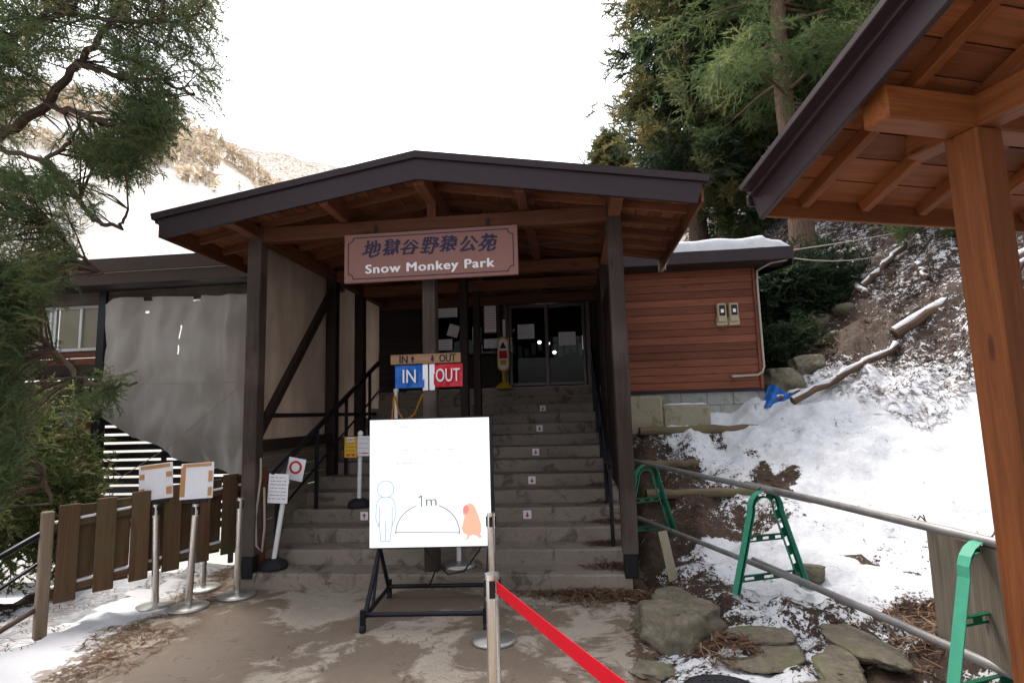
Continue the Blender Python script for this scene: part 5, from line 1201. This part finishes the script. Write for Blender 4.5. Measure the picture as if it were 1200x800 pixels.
regions = [([(-60, -80), (235, -80), (252, 60), (246, 95), (236, 118), (212, 138), (182, 118), (150, 108), (128, 70), (60, 60), (-60, 90)], 860, (4.6, 6.3)),
           ([(85, 100), (185, 110), (200, 150), (172, 172), (150, 205), (105, 200), (80, 165)], 290, (4.8, 6.)),
           ([(-60, 30), (60, 20), (70, 80), (20, 120), (-60, 150)], 190, (5.2, 6.6)), ([(-60, 95), (50, 90), (60, 160), (-60, 170)], 100, (5.4, 6.4)),
           ([(-60, 200), (60, 195), (118, 222), (116, 250), (95, 275), (82, 318), (88, 335), (52, 350), (34, 395), (15, 420), (-60, 430)], 900, (4.3, 5.9)),
           ([(-60, 300), (60, 300), (62, 340), (36, 390), (18, 440), (-60, 470)], 500, (4.2, 5.)), ([(-60, 430), (25, 420), (36, 470), (28, 540), (5, 600), (-60, 615)], 620, (4.2, 5.3)),
           ([(85, 452), (112, 438), (140, 436), (152, 448), (146, 470), (116, 480), (95, 470)], 34, (4.3, 4.55))]
def inpoly(x, y, P_):
    c = False; j = len(P_) - 1
    for i in range(len(P_)):
        if (P_[i][1] > y) != (P_[j][1] > y) and x < (P_[j][0] - P_[i][0]) * (y - P_[i][1]) / (P_[j][1] - P_[i][1]) + P_[i][0]: c = not c
        j = i
    return c
pos, dr_, scs, tp = [], [], [], []
for P_, n_, (ya, yb) in regions:
    xs_ = [q[0] for q in P_]; ys_ = [q[1] for q in P_]; k = 0; tries = 0
    while k < n_ and tries < 40000:
        tries += 1; x, y = rng.uniform(min(xs_), max(xs_)), rng.uniform(min(ys_), max(ys_))
        if not inpoly(x, y, P_): continue
        Yd = rng.uniform(ya, yb)
        if vnoise(np.array([x * .045]), np.array([y * .045 + Yd * 1.3]), 1., 51)[0] < .36: continue
        q = np.array(AT(x, y, Yd)); j = np.argmin(((LPa - q) ** 2).sum(1)); dd = q - LPa[j]; L = np.linalg.norm(dd)
        if L > .25 and rng.random() < .45: b.tube([tuple(LPa[j]), tuple(LPa[j] + dd * .5 + np.array([0, 0, .06 * L])), tuple(q)], [.009, .006, .003], 4, cap=False)
        o_ = dd / (L + 1e-6) * .7 + np.array([.35, -.1, -.45]) + rng.normal(size=3) * .35; pos.append(q - o_ * .12); dr_.append(o_); scs.append((.75 + .55 * rng.random()) * (1. if y < 215 else .62)); tp.append(rng.random() ** 1.3); k += 1
b.build('branches', M['bark_dark'], e)
V, Fa, rn = instance(TN, np.array(pos), np.array(dr_), np.array(scs), rng.normal(size=len(pos)) * .7, rng, np.array(tp)); fast('crown', V, Fa, M['cedar_near'], e, rnd=rn)
# shrubs below, left of and behind the fence
TS = spray_tmpl(.45, 8, 8, .07, .028, 9, 1., .5)
for (px_, py_, Yd, rad, n_, lab, sd) in ((-8, 550, 6.2, (.9, .8, .8), 380, 'leafy green shrub left of the black wing post', 41), (10, 570, 7.6, (.6, .6, .6), 260, 'green shrub behind the fence under the wing railing', 42), (55, 610, 6.6, (.5, .5, .4), 180, 'low green shrub right behind the left fence post', 43), (-60, 480, 8., (1.5, 1., 1.4), 380, 'large green shrub at the far left below the cedar', 44)):
    p = at(px_, py_, Yd); bush('shrub', (p[0], p[1], p[2] - rad[2] * .9), rad, n_, TS, 'shrub', lab, sd, .8)
# thin far woods on the snowy hillside
rg = np.random.default_rng(77); V = []; Fa = []; rn = []
for i in range(2600):
    px_ = rg.uniform(-100, 330); t = rg.uniform(.55, 1.); j = np.interp(px_, np.linspace(-900, 760, 120), np.arange(120)); a_ = np.interp(j, np.arange(120), az); c_2 = np.interp(j, np.arange(120), cr)
    if t < .9 and vnoise(np.array([px_]), np.array([t * 400]), .02, 71)[0] < .45: continue
    dd = 60 + 170 * t; z = -14 + (c_2 + 14) * t ** .9 - .5; x, y = dd * a_, dd; hh_ = rg.uniform(3, 6.5); w_ = hh_ * rg.uniform(.10, .22); rv = rg.random(); k = len(V)
    V += [(x - w_ * .12, y, z), (x + w_ * .12, y, z), (x, y, z + hh_)]; Fa.append((k, k + 1, k + 2)); rn += [rv] * 3
    for m_ in range(7):
        q = np.array([x, y, z + hh_ * rg.uniform(.3, 1.)]); k = len(V); d1_ = rg.normal(size=3) * w_ * 1.2; d2_ = rg.normal(size=3) * w_ * .8; V += [tuple(q), tuple(q + d1_), tuple(q + d2_)]; Fa.append((k, k + 1, k + 2)); rn += [rv] * 3
M['farwood'] = foliage('hazed_winter_wood', (.34, .28, .21), (.5, .42, .33), (.5, .39, .24), .6)  # leaf and twig colour paled to stand for valley haze and glare
o = fast('far_wood', np.array(V), np.array(Fa), M['farwood'], rnd=np.array(rn)); tag(o, 'bare brown winter woodland paled for haze on the snowy hillside', 'wood', kind='stuff')

# ------------------------------------------------------------------ timber shelter on the right
SY = R(13.6); PS = Vector((2.11, 2.45, 0)); ZB = 2.89
sh = empty('timber_shelter', PS, SY, 'orange stained timber shelter with brown metal roof edge at the right', 'shelter')
PT = .40
def deck(s): return ZB + .15 + .075 - PT * s if s > -2.1 else ZB + .15 + .075 + PT * 2.1 + PT * (s + 2.1)
EL, ER, SE, SRG = -.60, 3.0, .70, -2.1
for (x, s) in ((0, 0), (2.4, 0), (0, -4.2), (2.4, -4.2)):
    gz = min(hz(PS.x + x * math.cos(SY) - s * math.sin(SY), PS.y + x * math.sin(SY) + s * math.cos(SY)), .3) - .1
    b = MB(); b.box((x, s, (ZB + gz) / 2), (.15, .15, ZB - gz), bev=.008); b.build('post', M['shelter'], sh)
for s in (0, -4.2):
    b = MB(); b.beam((EL + .07, s, ZB + .075), (ER - .1, s, ZB + .075), .13, .15, .008); b.build('wall_plate', M['shelter'], sh)
for x in (0, 2.4):
    b = MB(); b.beam((x + .002, .28, ZB + .076), (x + .002, -4.5, ZB + .076), .118, .146, .008); b.build('tie_beam', M['shelter'], sh)
    b = MB(); b.box((x - .062, -.33, ZB + .07), (.008, .09, .05)); b.lathe([(.02, -.004), (.02, .004)], (x - .066, -.33, ZB + .07), 12); b.build('bolt_plate', M['steel_base'], sh)
b = MB(); b.beam((EL, SRG, ZB + .15 + PT * 2.1 - .05), (ER - .1, SRG, ZB + .15 + PT * 2.1 - .05), .12, .15); b.build('ridge_beam', M['shelter'], sh)
xr = EL + .27
for i in range(9):
    b = MB(); b.beam((xr, SE - .02, deck(SE - .02) - .042), (xr, SRG, deck(SRG) - .042), .05, .07, .005); b.build('rafter', M['shelter'], sh)
    b = MB(); b.beam((xr, SRG, deck(SRG) - .042), (xr, -4.9, deck(-4.9) - .042), .05, .07, .005); b.build('rafter', M['shelter'], sh); xr += .40
for (sa, sb_) in ((SE, SRG), (SRG, -4.9)):
    b = MB(); n_ = int(abs(sb_ - sa) / .14)
    for i in range(n_):
        s0, s1 = sa + (sb_ - sa) * i / n_, sa + (sb_ - sa) * (i + 1) / n_; m_ = (s0 + s1) / 2
        b.beam((EL + .02, m_, deck(m_)), (ER, m_, deck(m_)), abs(s1 - s0) * 1.07 - .006, .014, .002, up=(0, PT if sa == SE else -PT, 1))
    b.build('roof_boards', M['shelter_board'], sh)
    b = MB(); b.beam(((EL + ER) / 2 - .03, sa, deck(sa) + .03), ((EL + ER) / 2 - .03, sb_, deck(sb_) + .03), ER - EL + .16, .035, .004); b.build('roof', M['fascia2'], sh)
    for x, nm in ((EL, 'barge_board'), (ER + .02, 'barge_board')):
        b = MB(); sg = -1 if x < 0 else 1
        b.beam((x, sa + (.01 if sa == SE else 0), deck(sa) - .065), (x, sb_, deck(sb_) - .065), .03, .165, .004); b.beam((x + sg * .03, sa + (.02 if sa == SE else 0), deck(sa) + .025), (x + sg * .03, sb_, deck(sb_) + .025), .045, .075, .006); b.build(nm, M['fascia2'], sh)
b = MB(); b.box(((EL + ER) / 2, SE + .005, deck(SE) - .055), (ER - EL - .04, .03, .12)); b.build('eave_board', M['shelter'], sh)
b = MB(); b.box(((EL + ER) / 2, SE + .035, deck(SE) - .02), (ER - EL + .08, .02, .06)); b.build('drip_edge', M['fascia2'], sh)
